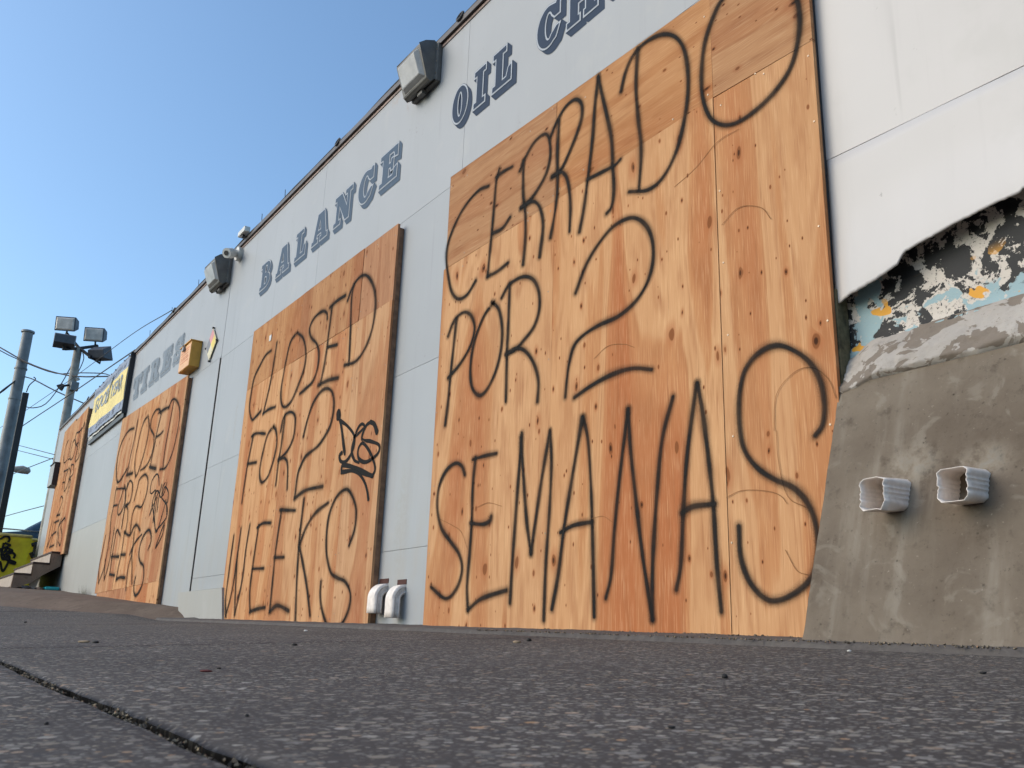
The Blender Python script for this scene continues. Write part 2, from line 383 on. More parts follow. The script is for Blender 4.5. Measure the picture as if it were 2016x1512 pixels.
def oldpaint(name):
    n = NT(name); p = n.sep(n.pos)
    big = n.noise(n.pos, 10., 4, .6, .9); edge = n.noise(n.pos, 95., 5, .75); f = n.math('ADD', big, n.mul(n.math('SUBTRACT', edge, .5), .30))
    cream = n.mix(n.mul(n.step(edge, .55, .62), .8), (.56,.50,.44), (.06,.05,.045))
    c = n.mix(n.step(f, .485, .495), cream, (.016,.016,.017))
    # light blue undercoat and orange remnants, low on the wall
    zrel = n.math('SUBTRACT', p[2], n.math('MULTIPLY_ADD', p[0], .10, 1.335))     # 0 along the lower blue band
    f2 = n.math('ADD', n.noise(n.pos, 11., 3, .5, .5), n.mul(n.math('SUBTRACT', edge, .5), .10))
    blue = n.math('MULTIPLY', n.step(f2, .50, .51), n.step(n.math('ADD', zrel, n.mul(n.math('SUBTRACT', big, .5), .5)), .0, -.03))
    left = n.mul(n.step(n.math('ADD', p[0], n.mul(n.math('SUBTRACT', big, .5), .35)), -1.74, -1.755), n.step(n.math('ADD', p[0], n.mul(n.math('SUBTRACT', f, .5), .2)), -1.845, -1.835))
    blue = n.math('MAXIMUM', blue, n.mul(left, n.step(f2, .42, .43)))
    c = n.mix(blue, c, n.mix(n.mul(n.step(edge, .6, .66), .6), (.27,.38,.41), (.42,.40,.33)))
    org_ = n.mul(n.step(n.noise(n.comb(n.mul(p[0], 1.), 0., n.mul(p[2], 1.3)), 9., 2, .5), .63, .64), n.step(zrel, .14, .06))
    c = n.mix(org_, c, (.66,.31,.03))
    n.set(color=c, rough=.6, spec=.35); n.bump(n.math('ADD', n.mul(f, 1.), edge), .5, .003); return n.m
M['old'] = oldpaint('layers_of_flaking_old_paint')

# ------------------------------------------------------------------ ground
def sstep(t): t = max(0., min(1., t)); return t*t*(3-2*t)
def walk(x, y):      # pavement height: street climbs to the left, falls away from the wall
    z = -.11 - .0134*x + .048*min(y, 3.2)
    if x < -9.3: z += .047*(-x-9.3)*.85
    return z
KERB = [(-9.55, 3.2), (-9.6, 2.78), (-11.0, 1.86), (-13.0, 1.0), (-16., .2), (-20., -.3), (-60., -.6)]
def behind(x, y):    # signed distance behind the foot of the driveway apron
    best = 1e9
    for (ax, ay), (bx, by) in zip(KERB, KERB[1:]):
        dx, dy = bx-ax, by-ay; t = max(0, min(1, ((x-ax)*dx+(y-ay)*dy)/(dx*dx+dy*dy)))
        d = math.hypot(x-ax-t*dx, y-ay-t*dy); s = (x-ax)*dy - (y-ay)*dx
        if d < best: best = d; sg = 1 if s > 0 else -1
    return best*sg
def apron(x, y):
    if x > -8.8: return -9
    z = .27 + .05*(-x-9.9) + .010*mnoise.noise(Vector((x*.8, y*.8, 0)))
    t = behind(x, y); wd = .28 + .45*max(0., min(1.5, (2.78-y)))
    return walk(x, y) - .02 + sstep(t/wd)*(z-walk(x, y)+.02)
def ground(x, y): return max(walk(x, y), apron(x, y) if behind(x, y) > 0 else -9)
def frange(a, b, s):
    n = max(1, round((b-a)/s)); return [a+(b-a)*i/n for i in range(n+1)]
def sheet_grid(name, xs, ys, fn, mat, parent=None, **k):
    vs = [(x, y, fn(x, y)) for x in xs for y in ys]; ny = len(ys)
    fs = [(i*ny+j, (i+1)*ny+j, (i+1)*ny+j+1, i*ny+j+1) for i in range(len(xs)-1) for j in range(ny-1)]
    return mesh(name, vs, fs, mat, parent, True, **k)

# base earth, reaching the horizon, below everything
xs = [-900, -300, -120, -80] + frange(-60, 12, 3) + [40, 120, 500]; ys = [-900, -300, -100, -40, -14, -6, -3, -1.7, 0, 1.5, 3, 5, 9, 30, 120, 500]
earth = sheet_grid('ground', xs, ys, lambda x, y: (min(walk(x, max(-1.7, min(3, y))), 3.0) if x > -70 else 1.9) - .16 - (.02*max(0, -y-2) if y > -50 else 1.), M['soil']); tag(earth, kind='structure')
# pavement slabs (joints at y = .245 and along the wall foot), each slab its own piece
side = bpy.data.objects.new('pavement', None); C.objects.link(side); side['kind'] = 'structure'
def jw(x): return .012*mnoise.noise(Vector((x*1.7, 0, 9))) + .004*mnoise.noise(Vector((x*7, 0, 9)))
def slab(x0, x1, y0, y1, step, name='paving_slab'):
    xs = frange(x0, x1, step); ys = frange(y0, y1, step)
    xs = [xs[0], xs[0]+.005] + xs[1:-1] + [xs[-1]-.005, xs[-1]]; ys = [ys[0], ys[0]+.005] + ys[1:-1] + [ys[-1]-.005, ys[-1]]; n0 = 10 + int(x0*7)
    def jit(x, y, k): return .0035*mnoise.noise(Vector((x*34+k, y*34, 1.7))) + .002*mnoise.noise(Vector((x*120, y*120+k, 4)))
    vs = []; NX, NY = len(xs), len(ys)
    for i, x in enumerate(xs):
        for j, y in enumerate(ys):
            X, Y, z = x, y, walk(x, y) + .0012*mnoise.noise(Vector((x*2.3, y*2.3, 0)))
            e = i in (0, NX-1) or j in (0, NY-1)
            if e:
                X += jit(x, y, 3); Y += jit(x, y, 9); z -= .0035
            if abs(y-.245) < .02: Y += jw(x)
            vs.append((X, Y, z))
    fs = [(i*NY+j, (i+1)*NY+j, (i+1)*NY+j+1, i*NY+j+1) for i in range(NX-1) for j in range(NY-1)]
    rim = [i*NY for i in range(NX)] + [(NX-1)*NY+j for j in range(1, NY)] + [i*NY+NY-1 for i in range(NX-2, -1, -1)] + [j for j in range(NY-2, 0, -1)]
    n = len(vs); 
    for k in rim: v = vs[k]; vs.append((v[0], v[1], v[2]-.05))
    m = len(rim); fs += [(rim[k], rim[(k+1)%m], n+(k+1)%m, n+k) for k in range(m)]
    return mesh(name, vs, fs, M['pave'], side, True)
g = .0095
rows = [(-2.0, .245), (.245, 2.30)]
cols = [(-3.35, 4.5), (-7.2, -3.35), (-9.3, -7.2)]
slab(-2.95, 3.0, .245+g, 2.305, .04); slab(-2.95, 3.0, -1.7, .245-g, .04)
slab(-7.0, -2.95-.008, .245+g, 2.305, .12); slab(-7.0, -2.95-.008, -1.7, .245-g, .15)
slab(-11.2, -7.008, .245+g, 2.305, .25); slab(-11.2, -7.008, -1.7, .245-g, .25)
slab(-15.4, -11.208, .245+g, 2.6, .3); slab(-15.4, -11.208, -1.7, .245-g, .3)
slab(-22., -15.408, .0, 3.2, .5); slab(-40., -22.01, -.3, 3.2, 1.)
# narrow worn strip between the slabs and the wall foot
def strip_fn(x, y):
    t = (y-2.312)/.02
    return walk(x, y) + .017 + .003*mnoise.noise(Vector((x*5, y*9, 2))) + .003*mnoise.noise(Vector((x*21, y*21, 2))) - .03*(1-sstep(t))
st = sheet_grid('wall_foot_strip', frange(-9.5, 3.0, .05), [2.27, 2.29, 2.300, 2.312, 2.325, 2.335, 2.36, 2.42, 2.5, 2.6, 2.7, 2.8, 2.9], lambda x, y: strip_fn(x, y + (.020*mnoise.noise(Vector((x*3., 0, 5))) if y < 2.5 else 0)), M['strip'], side)
tag(side, kind='structure')
jf = sheet_grid('joint_fill', frange(-8., 3., .05), [.215, .23, .245, .26, .275], lambda x, y: walk(x, y) - .016 + .010*mnoise.noise(Vector((x*16, y*40, 0))), M['soil'], side)
# loose grit in the joint
mb = MB()
for k in range(620):
    x = -.35 - 3.2*random.random()**1.4; y = .245 + jw(x) + random.uniform(-.0105, .0105); r = random.uniform(.0012, .0042); z = walk(x, y) - .009 + random.uniform(0, .006)
    a = [Vector((random.uniform(-1, 1), random.uniform(-1, 1), random.uniform(-.6, .9))).normalized()*r for _ in range(6)]
    b = Vector((x, y, z)); vs = [b+Vector((r,0,0)), b-Vector((r,0,0)), b+Vector((0,r,0)), b-Vector((0,r,0)), b+Vector((0,0,r*.8)), b-Vector((0,0,r*.8))]
    vs = [v + a[i]*.4 for i, v in enumerate(vs)]
    mb.add(vs, [(0,2,4),(2,1,4),(1,3,4),(3,0,4),(2,0,5),(1,2,5),(3,1,5),(0,3,5)])
gm = NT('joint_grit'); rr_ = gm.noise(gm.pos, 150., 1); gm.set(color=gm.ramp(rr_, [(.35, (.05,.04,.03)), (.5, (.16,.13,.09)), (.6, (.36,.27,.16)), (.66, (.28,.12,.07))], 'CONSTANT'), rough=.9)
tag(mb.build('joint_grit', gm.m), 'loose grit and small stones lying in the pavement joint', 'grit', kind='stuff')
# kerb and road behind the camera
mb = MB()
for a in frange(-40, 9, 3.5): mb.box(a+.005, a+3.49, -1.86, -1.705, walk(a+1.7, -1.7)-.22, walk(a+1.7, -1.7)+.004)
tag(mb.build('kerb', M['strip']), kind='structure')
road = sheet_grid('road', frange(-60, 12, 3), [-14, -10, -5, -1.865], lambda x, y: walk(x, -1.7) - .125, M['asphalt']); tag(road, kind='structure')
# driveway apron on the left, climbing towards the stairs
xs = frange(-24, -9.3, .16); ys = frange(-1.6, 3.1, .16)
vs = []; ok = []
for x in xs:
    for y in ys: vs.append((x, y, max(apron(x, y), walk(x,y)-.04) if behind(x, y) > -.35 else walk(x, y)-.05))
ny = len(ys); fs = [(i*ny+j, (i+1)*ny+j, (i+1)*ny+j+1, i*ny+j+1) for i in range(len(xs)-1) for j in range(ny-1)]
tag(mesh('driveway_ramp', vs, fs, M['ramp'], smooth=True), kind='structure')
tag(sheet_grid('yard', frange(-70, -23.9, 4), [-4, -1.6, 0, 3, 8, 20, 40], lambda x, y: .27+.05*(-max(x,-45)-9.9) - .004, M['ramp']), kind='structure')

# ------------------------------------------------------------------ building
bld = thing('garage_building', 'long grey metal-clad tyre garage with painted lettering along its top', 'building', (-10, YW, 0))
ZT = 4.42; XL, XR = -22.35, 3.2
MB().box(XL+.02, -1.89, YW+.022, 11., -.4, ZT-.05).build('wall_core', M['gap'], bld)
MB().box(-1.89, XR, YW+.06, 11., -.4, ZT-.05).build('wall_core', M['gap'], bld)
def panel(x0, x1, z0, z1, mat, y=YW, t=.016, gap=.0014, name='wall_panel', bow=.0):
    x0 += gap; x1 -= gap; z0 += gap; z1 -= gap
    if bow:
        nx, nz = 14, 8; vs = []
        for i in range(nx+1):
            for j in range(nz+1):
                a, b = i/nx, j/nz; X = x0+(x1-x0)*a; Z = z0+(z1-z0)*b
                Y = y + .35*bow*mnoise.noise(Vector((X*1.1, Z*1.3, 3)))*16*a*a*(1-a)**2*4*b*(1-b)
                vs.append((X, Y, Z))
        fs = [(i*(nz+1)+j, (i+1)*(nz+1)+j, (i+1)*(nz+1)+j+1, i*(nz+1)+j+1) for i in range(nx) for j in range(nz)]
        n = len(vs); rim = [i*(nz+1) for i in range(nx+1)] + [nx*(nz+1)+j for j in range(1, nz+1)] + [i*(nz+1)+nz for i in range(nx-1, -1, -1)] + [j for j in range(nz-1, 0, -1)]
        m = len(rim)
        for k in rim: vs.append(vs[k])
        for k in rim: v = vs[k]; vs.append((v[0], y+t, v[2]))
        fs += [(n+k, n+m+k, n+m+(k+1)%m, n+(k+1)%m) for k in range(m)]
        o = mesh(name, vs, fs, mat, bld); 
        for p in o.data.polygons[:nx*nz]: p.use_smooth = True
        return o
    return MB().box(x0, x1, y, y+t, z0, z1).build(name, mat, bld, bevel=.001)
JX = -10.05
top_x = [XL, -18.6, -15.5, -12.98, JX-.004]
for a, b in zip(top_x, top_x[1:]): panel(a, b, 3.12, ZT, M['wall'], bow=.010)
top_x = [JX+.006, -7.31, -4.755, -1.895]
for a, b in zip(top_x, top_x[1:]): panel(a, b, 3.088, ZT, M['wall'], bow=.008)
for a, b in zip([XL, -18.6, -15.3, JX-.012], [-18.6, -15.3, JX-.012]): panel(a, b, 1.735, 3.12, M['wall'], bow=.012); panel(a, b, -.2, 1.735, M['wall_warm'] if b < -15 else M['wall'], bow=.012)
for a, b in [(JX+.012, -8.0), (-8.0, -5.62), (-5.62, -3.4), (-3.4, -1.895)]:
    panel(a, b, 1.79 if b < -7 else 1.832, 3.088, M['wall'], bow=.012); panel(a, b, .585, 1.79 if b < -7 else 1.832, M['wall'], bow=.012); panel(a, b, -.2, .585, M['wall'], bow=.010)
MB().box(JX-.02, JX+.004, YW-.008, YW+.01, .3, 3.10).build('joint_seal', M['gap'], bld)
# right-hand white skin, standing proud of the old wall; its lower edge is torn and curls outwards
YR = 2.765
panel(-1.885, .9, 1.8855, 3.088, M['wall_white'], y=YR, bow=.02, gap=.0006); panel(.9, XR, 1.888, 3.088, M['wall_white'], y=YR)
panel(-1.885, XR, 3.088, ZT, M['wall_white'], y=YR, bow=.02)
torn = [(1650,592),(1664,585),(1690,574),(1719,557),(1745,540),(1772,520),(1776,507),(1783,497),(1812,480),(1845,462),(1880,442),(1915,425),(1960,402),(2016,378)]
tp = [onY(a, b, 2.735) for a, b in torn]
def tornz(x):
    if x <= tp[0].x: return tp[0].z
    for a, b in zip(tp, tp[1:]):
        if a.x <= x <= b.x: return a.z+(b.z-a.z)*(x-a.x)/(b.x-a.x)
    return tp[-1].z + .03*math.sin(x*3)
xs = frange(-1.882, -.9, .012) + frange(-.85, XR, .25); nz = 16; vs = []
for x in xs:
    zb = tornz(x) + .004*mnoise.noise(Vector((x*60, 0, 0)))
    for j in range(nz+1):
        t = 1-(j/nz)**1.4; z = 1.883 + (zb-1.883)*t
        edge = sstep((x+1.882)/.10)
        vs.append((x, YR - .032*sstep((t-.35)/.65)*edge - .010*t + .004*mnoise.noise(Vector((x*3, z*3, 0))), z))
fs = [(i*(nz+1)+j, i*(nz+1)+j+1, (i+1)*(nz+1)+j+1, (i+1)*(nz+1)+j) for i in range(len(xs)-1) for j in range(nz)]
o = mesh('torn_wall_sheet', vs, fs, M['wall_white'], bld, True); sm = o.modifiers.new('s', 'SOLIDIFY'); sm.thickness = .006; sm.offset = 1
# old painted wall that shows below the torn sheet
sheet = []
xs = frange(-1.92, 0.2, .02) + [XR]; zs = frange(.95, 1.72, .02)
vs = [(x, 2.815 + .004*mnoise.noise(Vector((x*7, z*7, 5))) - (.012 if z < 1.118+.10*(x+1.6)*.35 else 0), z) for x in xs for z in zs]; nzz = len(zs)
mesh('old_painted_wall', vs, [(i*nzz+j, (i+1)*nzz+j, (i+1)*nzz+j+1, i*nzz+j+1) for i in range(len(xs)-1) for j in range(nzz-1)], M['old'], bld, True)
# rough mortar ledge
def ledge(x, t):
    n1 = mnoise.noise(Vector((x*4, t*2, 3))); n2 = mnoise.noise(Vector((x*17, t*9, 8))); n3 = mnoise.noise(Vector((x*45, t*30, 8)))
    zt = 1.07 + .045*sstep((x+1.88)/.12) + .02*(x+1.88) ; zb = .915 + .035*sstep((x+1.88)/.2) + .01*mnoise.noise(Vector((x*9, 0, 0)))
    z = zb + (zt-zb)*t; y = 2.728 + (.080)*t**1.3 - .006*math.sin(math.pi*t) + .009*n1*min(1, t*4) + .008*n2*min(1, t*4) + .005*n3
    if t == 0: y, z = 2.775, zb-.012
    return (x, y, z + .004*n2)
xs = frange(-1.885, -.9, .008) + frange(-.8, XR, .2); ts = [i/16 for i in range(17)]
vs = [ledge(x, t) for x in xs for t in ts] + []
mesh('mortar_ledge', vs, [(i*17+j, (i+1)*17+j, (i+1)*17+j+1, i*17+j+1) for i in range(len(xs)-1) for j in range(16)], M['mortar'], bld, True)
# sloping concrete base
def basey(z): return 2.74 - .29*max(0, (.945-z))/.9
xs = frange(-1.885, -.85, .014) + frange(-.8, XR, .25); zs = frange(-.06, .945, .016); nzz = len(zs)
vs = []
for x in xs:
    for z in zs:
        y = basey(z) - .022*sstep((.10-z)/.16) + .006*mnoise.noise(Vector((x*2.4, z*2.4, 0))) + .0035*mnoise.noise(Vector((x*9, z*9, 2))) + .0018*mnoise.noise(Vector((x*32, z*32, 2)))
        near = min(math.hypot((x+1.602)/.11, (z-.545)/.075), math.hypot((x+1.35)/.11, (z-.545)/.075))
        if near < 1: y += .012*(1-near)*mnoise.noise(Vector((x*50, z*50, 7))) + .006*(1-near)
        vs.append((x + .002*mnoise.noise(Vector((x*9, z*30, 2))), y, z))
fs = [(i*nzz+j, (i+1)*nzz+j, (i+1)*nzz+j+1, i*nzz+j+1) for i in range(len(xs)-1) for j in range(nzz-1)]
n = len(vs); vs += [(-1.885, 2.84, z) for z in zs]; fs += [(j, j+1, n+j+1, n+j) for j in range(nzz-1)]
mesh('sloping_base', vs, fs, M['base'], bld, True)
MB().box(-1.90, -1.872, 2.745, 2.81, .93, 1.33).build('old_post', simple('weathered_timber', (.12,.105,.06), .9, var=.4, scale=30), bld)
# low metal plate at the foot of the wall beside the ramp
pl = [onY(351,1167,2.70), onY(437,1156,2.70), onY(434,1235,2.70), onY(376,1228,2.70), onY(351,1200,2.70)]
pb = [onY(*q, 2.70) for q in [(351,1167),(437,1157),(437,1235),(378,1232),(351,1232)]]
MB().prism([p for p in pb], (0, .085, 0)).build('foot_plate', M['wall_warm'], bld, bevel=.002)
# roof slab and edge
MB().box(XL-.01, XR, YW-.014, 11.0, ZT, ZT+.02).build('roof', M['flash'], bld)
mb = MB()
x = XL
while x < XR:
    l = random.uniform(1.6, 3.2); x2 = min(XR, x+l)
    mb.box(x, x2-.004, YW-.030, YW-.012, ZT-.012, ZT+.035+random.uniform(-.004,.006)); x = x2
mb.build('roof_edge_flashing', M['flash'], bld)
MB().box(XL, XR, YW-.008, YW-.001, ZT-.040, ZT-.016).build('roof_edge_trim', M['flash_lite'], bld)
pts = [Vector((x, YW-.025+.012*mnoise.noise(Vector((x*1.3, 0, 0))), ZT+.036+.030*max(0, mnoise.noise(Vector((x*.9, 3, 0)))))) for x in frange(-22, -1.5, .12)]
MB().tube(pts, .008, 6).build('roof_cable', M['wire'], bld, True)
for px, py in [(663,297), (342,612), (172,790), (905,47)]:
    c = onY(px, py, YW-.03); c.z = ZT+.05; r = .034
    MB().tube([c + Vector((math.cos(a)*r*1.2, .3*math.sin(a)*r, math.sin(a)*r)) for a in [i*math.pi/6 for i in range(13)]], .009, 6).build('cable_loop', M['wire'], bld, True)
for px, py in [(515,440), (562,382), (392,556), (296,655), (340,607), (120,838)]:
    c = onY(px, py, YW-.02); c.z = ZT+.02
    MB().tube([c, c+Vector((.01,-.01,.11))], .004, 5).build('roof_spike', M['black'], bld)

# painted slab-serif lettering
def arc(cx, cy_, rx, ry, a0, a1, n=7): return [(cx+rx*math.cos(R_(a0+(a1-a0)*i/n)), cy_+ry*math.sin(R_(a0+(a1-a0)*i/n))) for i in range(n+1)]
s_ = .15   # slab height
def L_(c):
    if c == 'I': return [[(0,0),(.6,0),(.6,s_),(.46,s_),(.46,1-s_),(.6,1-s_),(.6,1),(0,1),(0,1-s_),(.14,1-s_),(.14,s_),(0,s_)]]
    if c == 'L': return [[(0,0),(.88,0),(.88,.40),(.74,.36),(.66,s_),(.46,s_),(.46,1-s_),(.62,1-s_),(.62,1),(0,1),(0,1-s_),(.14,1-s_),(.14,s_),(0,s_)]]
    if c == 'E': return [[(0,0),(.9,0),(.9,.36),(.76,.33),(.68,s_),(.46,s_),(.46,.43),(.56,.43),(.58,.32),(.70,.32),(.70,.68),(.58,.68),(.56,.57),(.46,.57),(.46,1-s_),(.68,1-s_),(.76,.67),(.9,.64),(.9,1),(0,1),(0,1-s_),(.14,1-s_),(.14,s_),(0,s_)]]
    if c == 'T': return [[(.24,0),(.76,0),(.76,s_),(.66,s_),(.66,1-s_),(.80,1-s_),(.86,.62),(1,.62),(1,1),(0,1),(0,.62),(.14,.62),(.20,1-s_),(.34,1-s_),(.34,s_),(.24,s_)]]
    if c == 'A': return [[(0,0),(.40,0),(.40,s_),(.31,s_),(.34,.27),(.60,.27),(.62,s_),(.54,s_),(.54,0),(1,0),(1,s_),(.92,s_),(.70,1),(.30,1),(.10,s_),(0,s_)], [(.38,.40),(.47,.76),(.57,.40)]]
    if c == 'N': return [[(0,0),(.40,0),(.40,s_),(.29,s_),(.29,.62),(.68,0),(.90,0),(.90,1-s_),(1.02,1-s_),(1.02,1),(.62,1),(.62,1-s_),(.74,1-s_),(.74,.44),(.40,1),(0,1),(0,1-s_),(.12,1-s_),(.12,s_),(0,s_)]]
    if c == 'H': return [[(0,0),(.44,0),(.44,s_),(.38,s_),(.38,.43),(.64,.43),(.64,s_),(.58,s_),(.58,0),(1.02,0),(1.02,s_),(.92,s_),(.92,1-s_),(1.02,1-s_),(1.02,1),(.58,1),(.58,1-s_),(.64,1-s_),(.64,.58),(.38,.58),(.38,1-s_),(.44,1-s_),(.44,1),(0,1),(0,1-s_),(.10,1-s_),(.10,s_),(0,s_)]]
    if c == 'B': return [[(0,0)] + arc(.52,.27,.40,.27,-90,70,8) + [(.70,.52)] + arc(.50,.75,.37,.25,-50,90,7) + [(0,1),(0,1-s_),(.12,1-s_),(.12,s_),(0,s_)],
                         [(.42,.14),(.42,.43)] + arc(.50,.285,.12,.145,90,-90,6), [(.42,.59),(.42,.87)] + arc(.48,.73,.12,.14,90,-90,6)]
    if c == 'O': return [arc(.43,.5,.43,.5,0,352,24), arc(.43,.5,.13,.34,0,348,16)]
    if c == 'C': return [[(.86,1),(.74,1),(.70,.94)] + arc(.42,.5,.42,.5,75,300,20) + [(.72,.10),(.86,.36),(.74,.36)] + arc(.45,.5,.15,.34,-50,-320,16)[0:] + [(.66,.62),(.86,.62)]]
    if c == 'G': return [[(.86,1),(.74,1),(.70,.94)] + arc(.42,.5,.42,.5,75,300,20) + [(.70,.0),(.9,.0),(.9,.48),(.5,.48),(.5,.36),(.60,.36)] + arc(.45,.5,.15,.34,-50,-320,16) + [(.66,.62),(.86,.62)]]
    if c == 'R': return [[(0,0),(.50,0),(.50,s_),(.42,s_),(.42,.42),(.54,.42),(.66,0),(1.0,0),(1.0,s_),(.90,s_),(.80,.44),(.72,.50)] + arc(.50,.74,.40,.26,-35,90,7) + [(0,1),(0,1-s_),(.12,1-s_),(.12,s_),(0,s_)],
                         [(.42,.56),(.42,.86)] + arc(.48,.71,.14,.15,90,-90,6)]
    if c == 'S': return [[(0,0),(.14,0),(.18,.08)] + arc(.46,.29,.42,.29,-110,60,9) + [(.40,.62)] + arc(.38,.73,.12,.13,250,90,5) + [(.52,.80),(.62,.62),(.80,.62),(.80,1),(.68,1),(.64,.94)] + arc(.42,.72,.40,.28,75,235,8) + [(.50,.40)] + arc(.46,.27,.14,.13,50,-90,5) + [(.30,.20),(.18,.40),(0,.40)]]
def area(p): return sum(p[i][0]*p[(i+1)%len(p)][1]-p[(i+1)%len(p)][0]*p[i][1] for i in range(len(p)))/2
def inset(p, d):        # d > 0 shrinks the solid side of a counter-clockwise ring
    n = len(p); out = []
    for i in range(n):
        a, b, c = Vector(p[i-1]), Vector(p[i]), Vector(p[(i+1)%n]); e1 = (b-a); e2 = (c-b)
        if e1.length < 1e-7 or e2.length < 1e-7: out.append(tuple(b)); continue
        e1.normalize(); e2.normalize(); n1 = Vector((-e1.y, e1.x)); n2 = Vector((-e2.y, e2.x)); m = n1+n2
        if m.length < 1e-4: m = n1
        m.normalize(); k = d/max(.45, m.dot(n1)); out.append((b.x+m.x*k, b.y+m.y*k))
    return out
def fill2d(rings, name, mat, parent, to3d, y):
    cu = bpy.data.curves.new('tmp', 'CURVE'); cu.dimensions = '2D'; cu.fill_mode = 'BOTH'
    for rg in rings:
        s = cu.splines.new('POLY'); s.points.add(len(rg)-1); s.use_cyclic_u = True
        for i, q in enumerate(rg): s.points[i].co = (q[0], q[1], 0, 1)
    ob = bpy.data.objects.new('tmp', cu); C.objects.link(ob)
    dg = bpy.context.evaluated_depsgraph_get(); me = ob.evaluated_get(dg).to_mesh()
    vs = [to3d(v.co.x, v.co.y, y) for v in me.vertices]; fs = [tuple(p.vertices) for p in me.polygons]
    ob.evaluated_get(dg).to_mesh_clear(); bpy.data.objects.remove(ob); bpy.data.curves.remove(cu)
    return vs, fs
def letter(ch, x, z, wd, ht, dark, line, lab=None, sh=(.045, -.050)):
    rings = L_(ch); out = []
    for i, rg in enumerate(rings):
        rg = [(a*wd, b*ht) for a, b in rg]
        ccw = area(rg) > 0
        if (i == 0) != ccw: rg.reverse()
        out.append(rg)
    to3 = lambda a, b, y: (x+a, y, z+b)
    Y = YW-.0095
    t = bpy.data.objects.new('painted_letter', None); link(t, bld); t.location = Vector((x, Y, z)) - Vector(bld.location)
    # shade (swept copy), outline, face, inline
    mb = MB(); off = [inset(r, -.012) for r in out]
    vs, fs = fill2d(off, 's', dark, t, lambda a, b, y: (x+a+sh[0], y, z+b+sh[1]), Y+.0075); mb.add(vs, fs)
    r = off[0]; n = len(r)
    for i in range(n):
        a, b = r[i], r[(i+1)%n]
        mb.add([to3(a[0], a[1], Y+.0045), to3(b[0], b[1], Y+.0045), (x+b[0]+sh[0], Y+.0070, z+b[1]+sh[1]), (x+a[0]+sh[0], Y+.0070, z+a[1]+sh[1])], [(0,1,2,3)])
    mb.build('letter_shade', dark, t)
    vs, fs = fill2d([inset(r, -.0125) for r in out], 'o', line, t, to3, Y+.0030); MB().add(vs, fs).build('letter_rim', dark, t)
    vs, fs = fill2d([inset(r, -.0095) for r in out], 'o', line, t, to3, Y+.0018); MB().add(vs, fs).build('letter_outline', line, t)
    vs, fs = fill2d([inset(r, .0025) for r in out], 'f', dark, t, to3, Y); MB().add(vs, fs).build('letter_face', dark, t)
    return t
for ch, x, wd in [('B',-8.91,.32),('A',-8.43,.36),('L',-7.92,.30),('A',-7.49,.36),('N',-6.99,.36),('C',-6.49,.33),('E',-6.08,.34)]:
    letter(ch, x, 3.560, wd, .302, M['let_mid'], M['let_line'])
for ch, x, wd in [('O',-4.93,.24),('I',-4.635,.235),('L',-4.40,.25),('C',-3.895,.27),('H',-3.59,.28),('A',-3.21,.29),('N',-2.83,.29),('G',-2.44,.27),('E',-2.08,.16)]:
    letter(ch, x, 3.562, wd, .298, M['let_dark'], M['let_line'])
for ch, x, wd in [('T',-14.80,.52),('I',-14.20,.56),('R',-13.70,.54),('E',-13.02,.54),('S',-12.36,.50)]:
    letter(ch, x, 3.585, wd, .34, M['let_faded'], M['let_faded2'])

# ------------------------------------------------------------------ plywood boardings
def smooth_path(pts, closed=False, step=.012):
    P = [Vector(p) for p in pts]; out = []
    n = len(P)
    if n == 2:
        m = max(2, int((P[1]-P[0]).length/.03)); return [P[0].lerp(P[1], i/m) for i in range(m+1)]
    for i in range(n-1):
        p0 = P[i-1] if i > 0 else P[i]*2-P[i+1]; p1 = P[i]; p2 = P[i+1]; p3 = P[i+2] if i+2 < n else P[i+1]*2-P[i]
        m = max(3, int((p2-p1).length/step))
        m = min(m, 24)
        for k in range(m):
            t = k/m; out.append(.5*((2*p1)+(-p0+p2)*t+(2*p0-5*p1+4*p2-p3)*t*t+(-p0+3*p1-3*p2+p3)*t*t*t))
    out.append(P[-1]); return out
stroke_n = [0]
def stroke(pxpts, hw, y, to=None, seed=0):
    """a ribbon on the plane y; hw = half width of the soft halo in metres; returns verts, faces, uvs"""
    stroke_n[0] += 1; k = stroke_n[0]
    pts = smooth_path([to(*p) if to else onY(p[0], p[1], y) for p in pxpts])
    q = [pts[0]]
    for p in pts[1:]:
        if (p-q[-1]).length > .004: q.append(p)
    pts = q
    if len(pts) < 2: return [], [], []
    vs, uvs = [], []
    Y = y - .0012 - .00013*(k % 9)
    n = len(pts)
    d0 = (pts[1]-pts[0]).normalized(); d1 = (pts[-1]-pts[-2]).normalized()
    ext = [pts[0]-d0*hw] + pts + [pts[-1]+d1*hw]
    for i, p in enumerate(ext):
        a = ext[max(i-1, 0)]; b = ext[min(i+1, len(ext)-1)]; d = (b-a).normalized(); nn = Vector((-d.z, 0, d.x)).normalized()
        w_ = hw*(1+.38*mnoise.noise(Vector((i*.09, k*3.1, seed))))
        vv = 1. if i in (0, len(ext)-1) else 0.
        for s, uu in ((-1, -1.), (0, 0.), (1, 1.)):
            q = p + nn*(s*w_); vs.append((q.x, Y, q.z)); uvs.append((uu, vv))
    fs = []
    for i in range(len(ext)-1):
        a = i*3; fs += [(a, a+1, a+4, a+3), (a+1, a+2, a+5, a+4)]
    return vs, fs, uvs
def lettering(name, strokes, hw, y, mat, parent, o=(0,0), k=1., to=None):
    V, F_, U = [], [], []
    for s in strokes:
        h = hw
        if isinstance(s[0], (int, float)): h = hw*s[0]; s = s[1]
        v, f, u = stroke([(o[0]+a/k, o[1]+b/k) for a, b in s], h, y, to); n = len(V)
        V += v; U += u; F_ += [tuple(i+n for i in q) for q in f]
    ob = mesh(name, V, F_, mat, parent, uvs=U); return ob
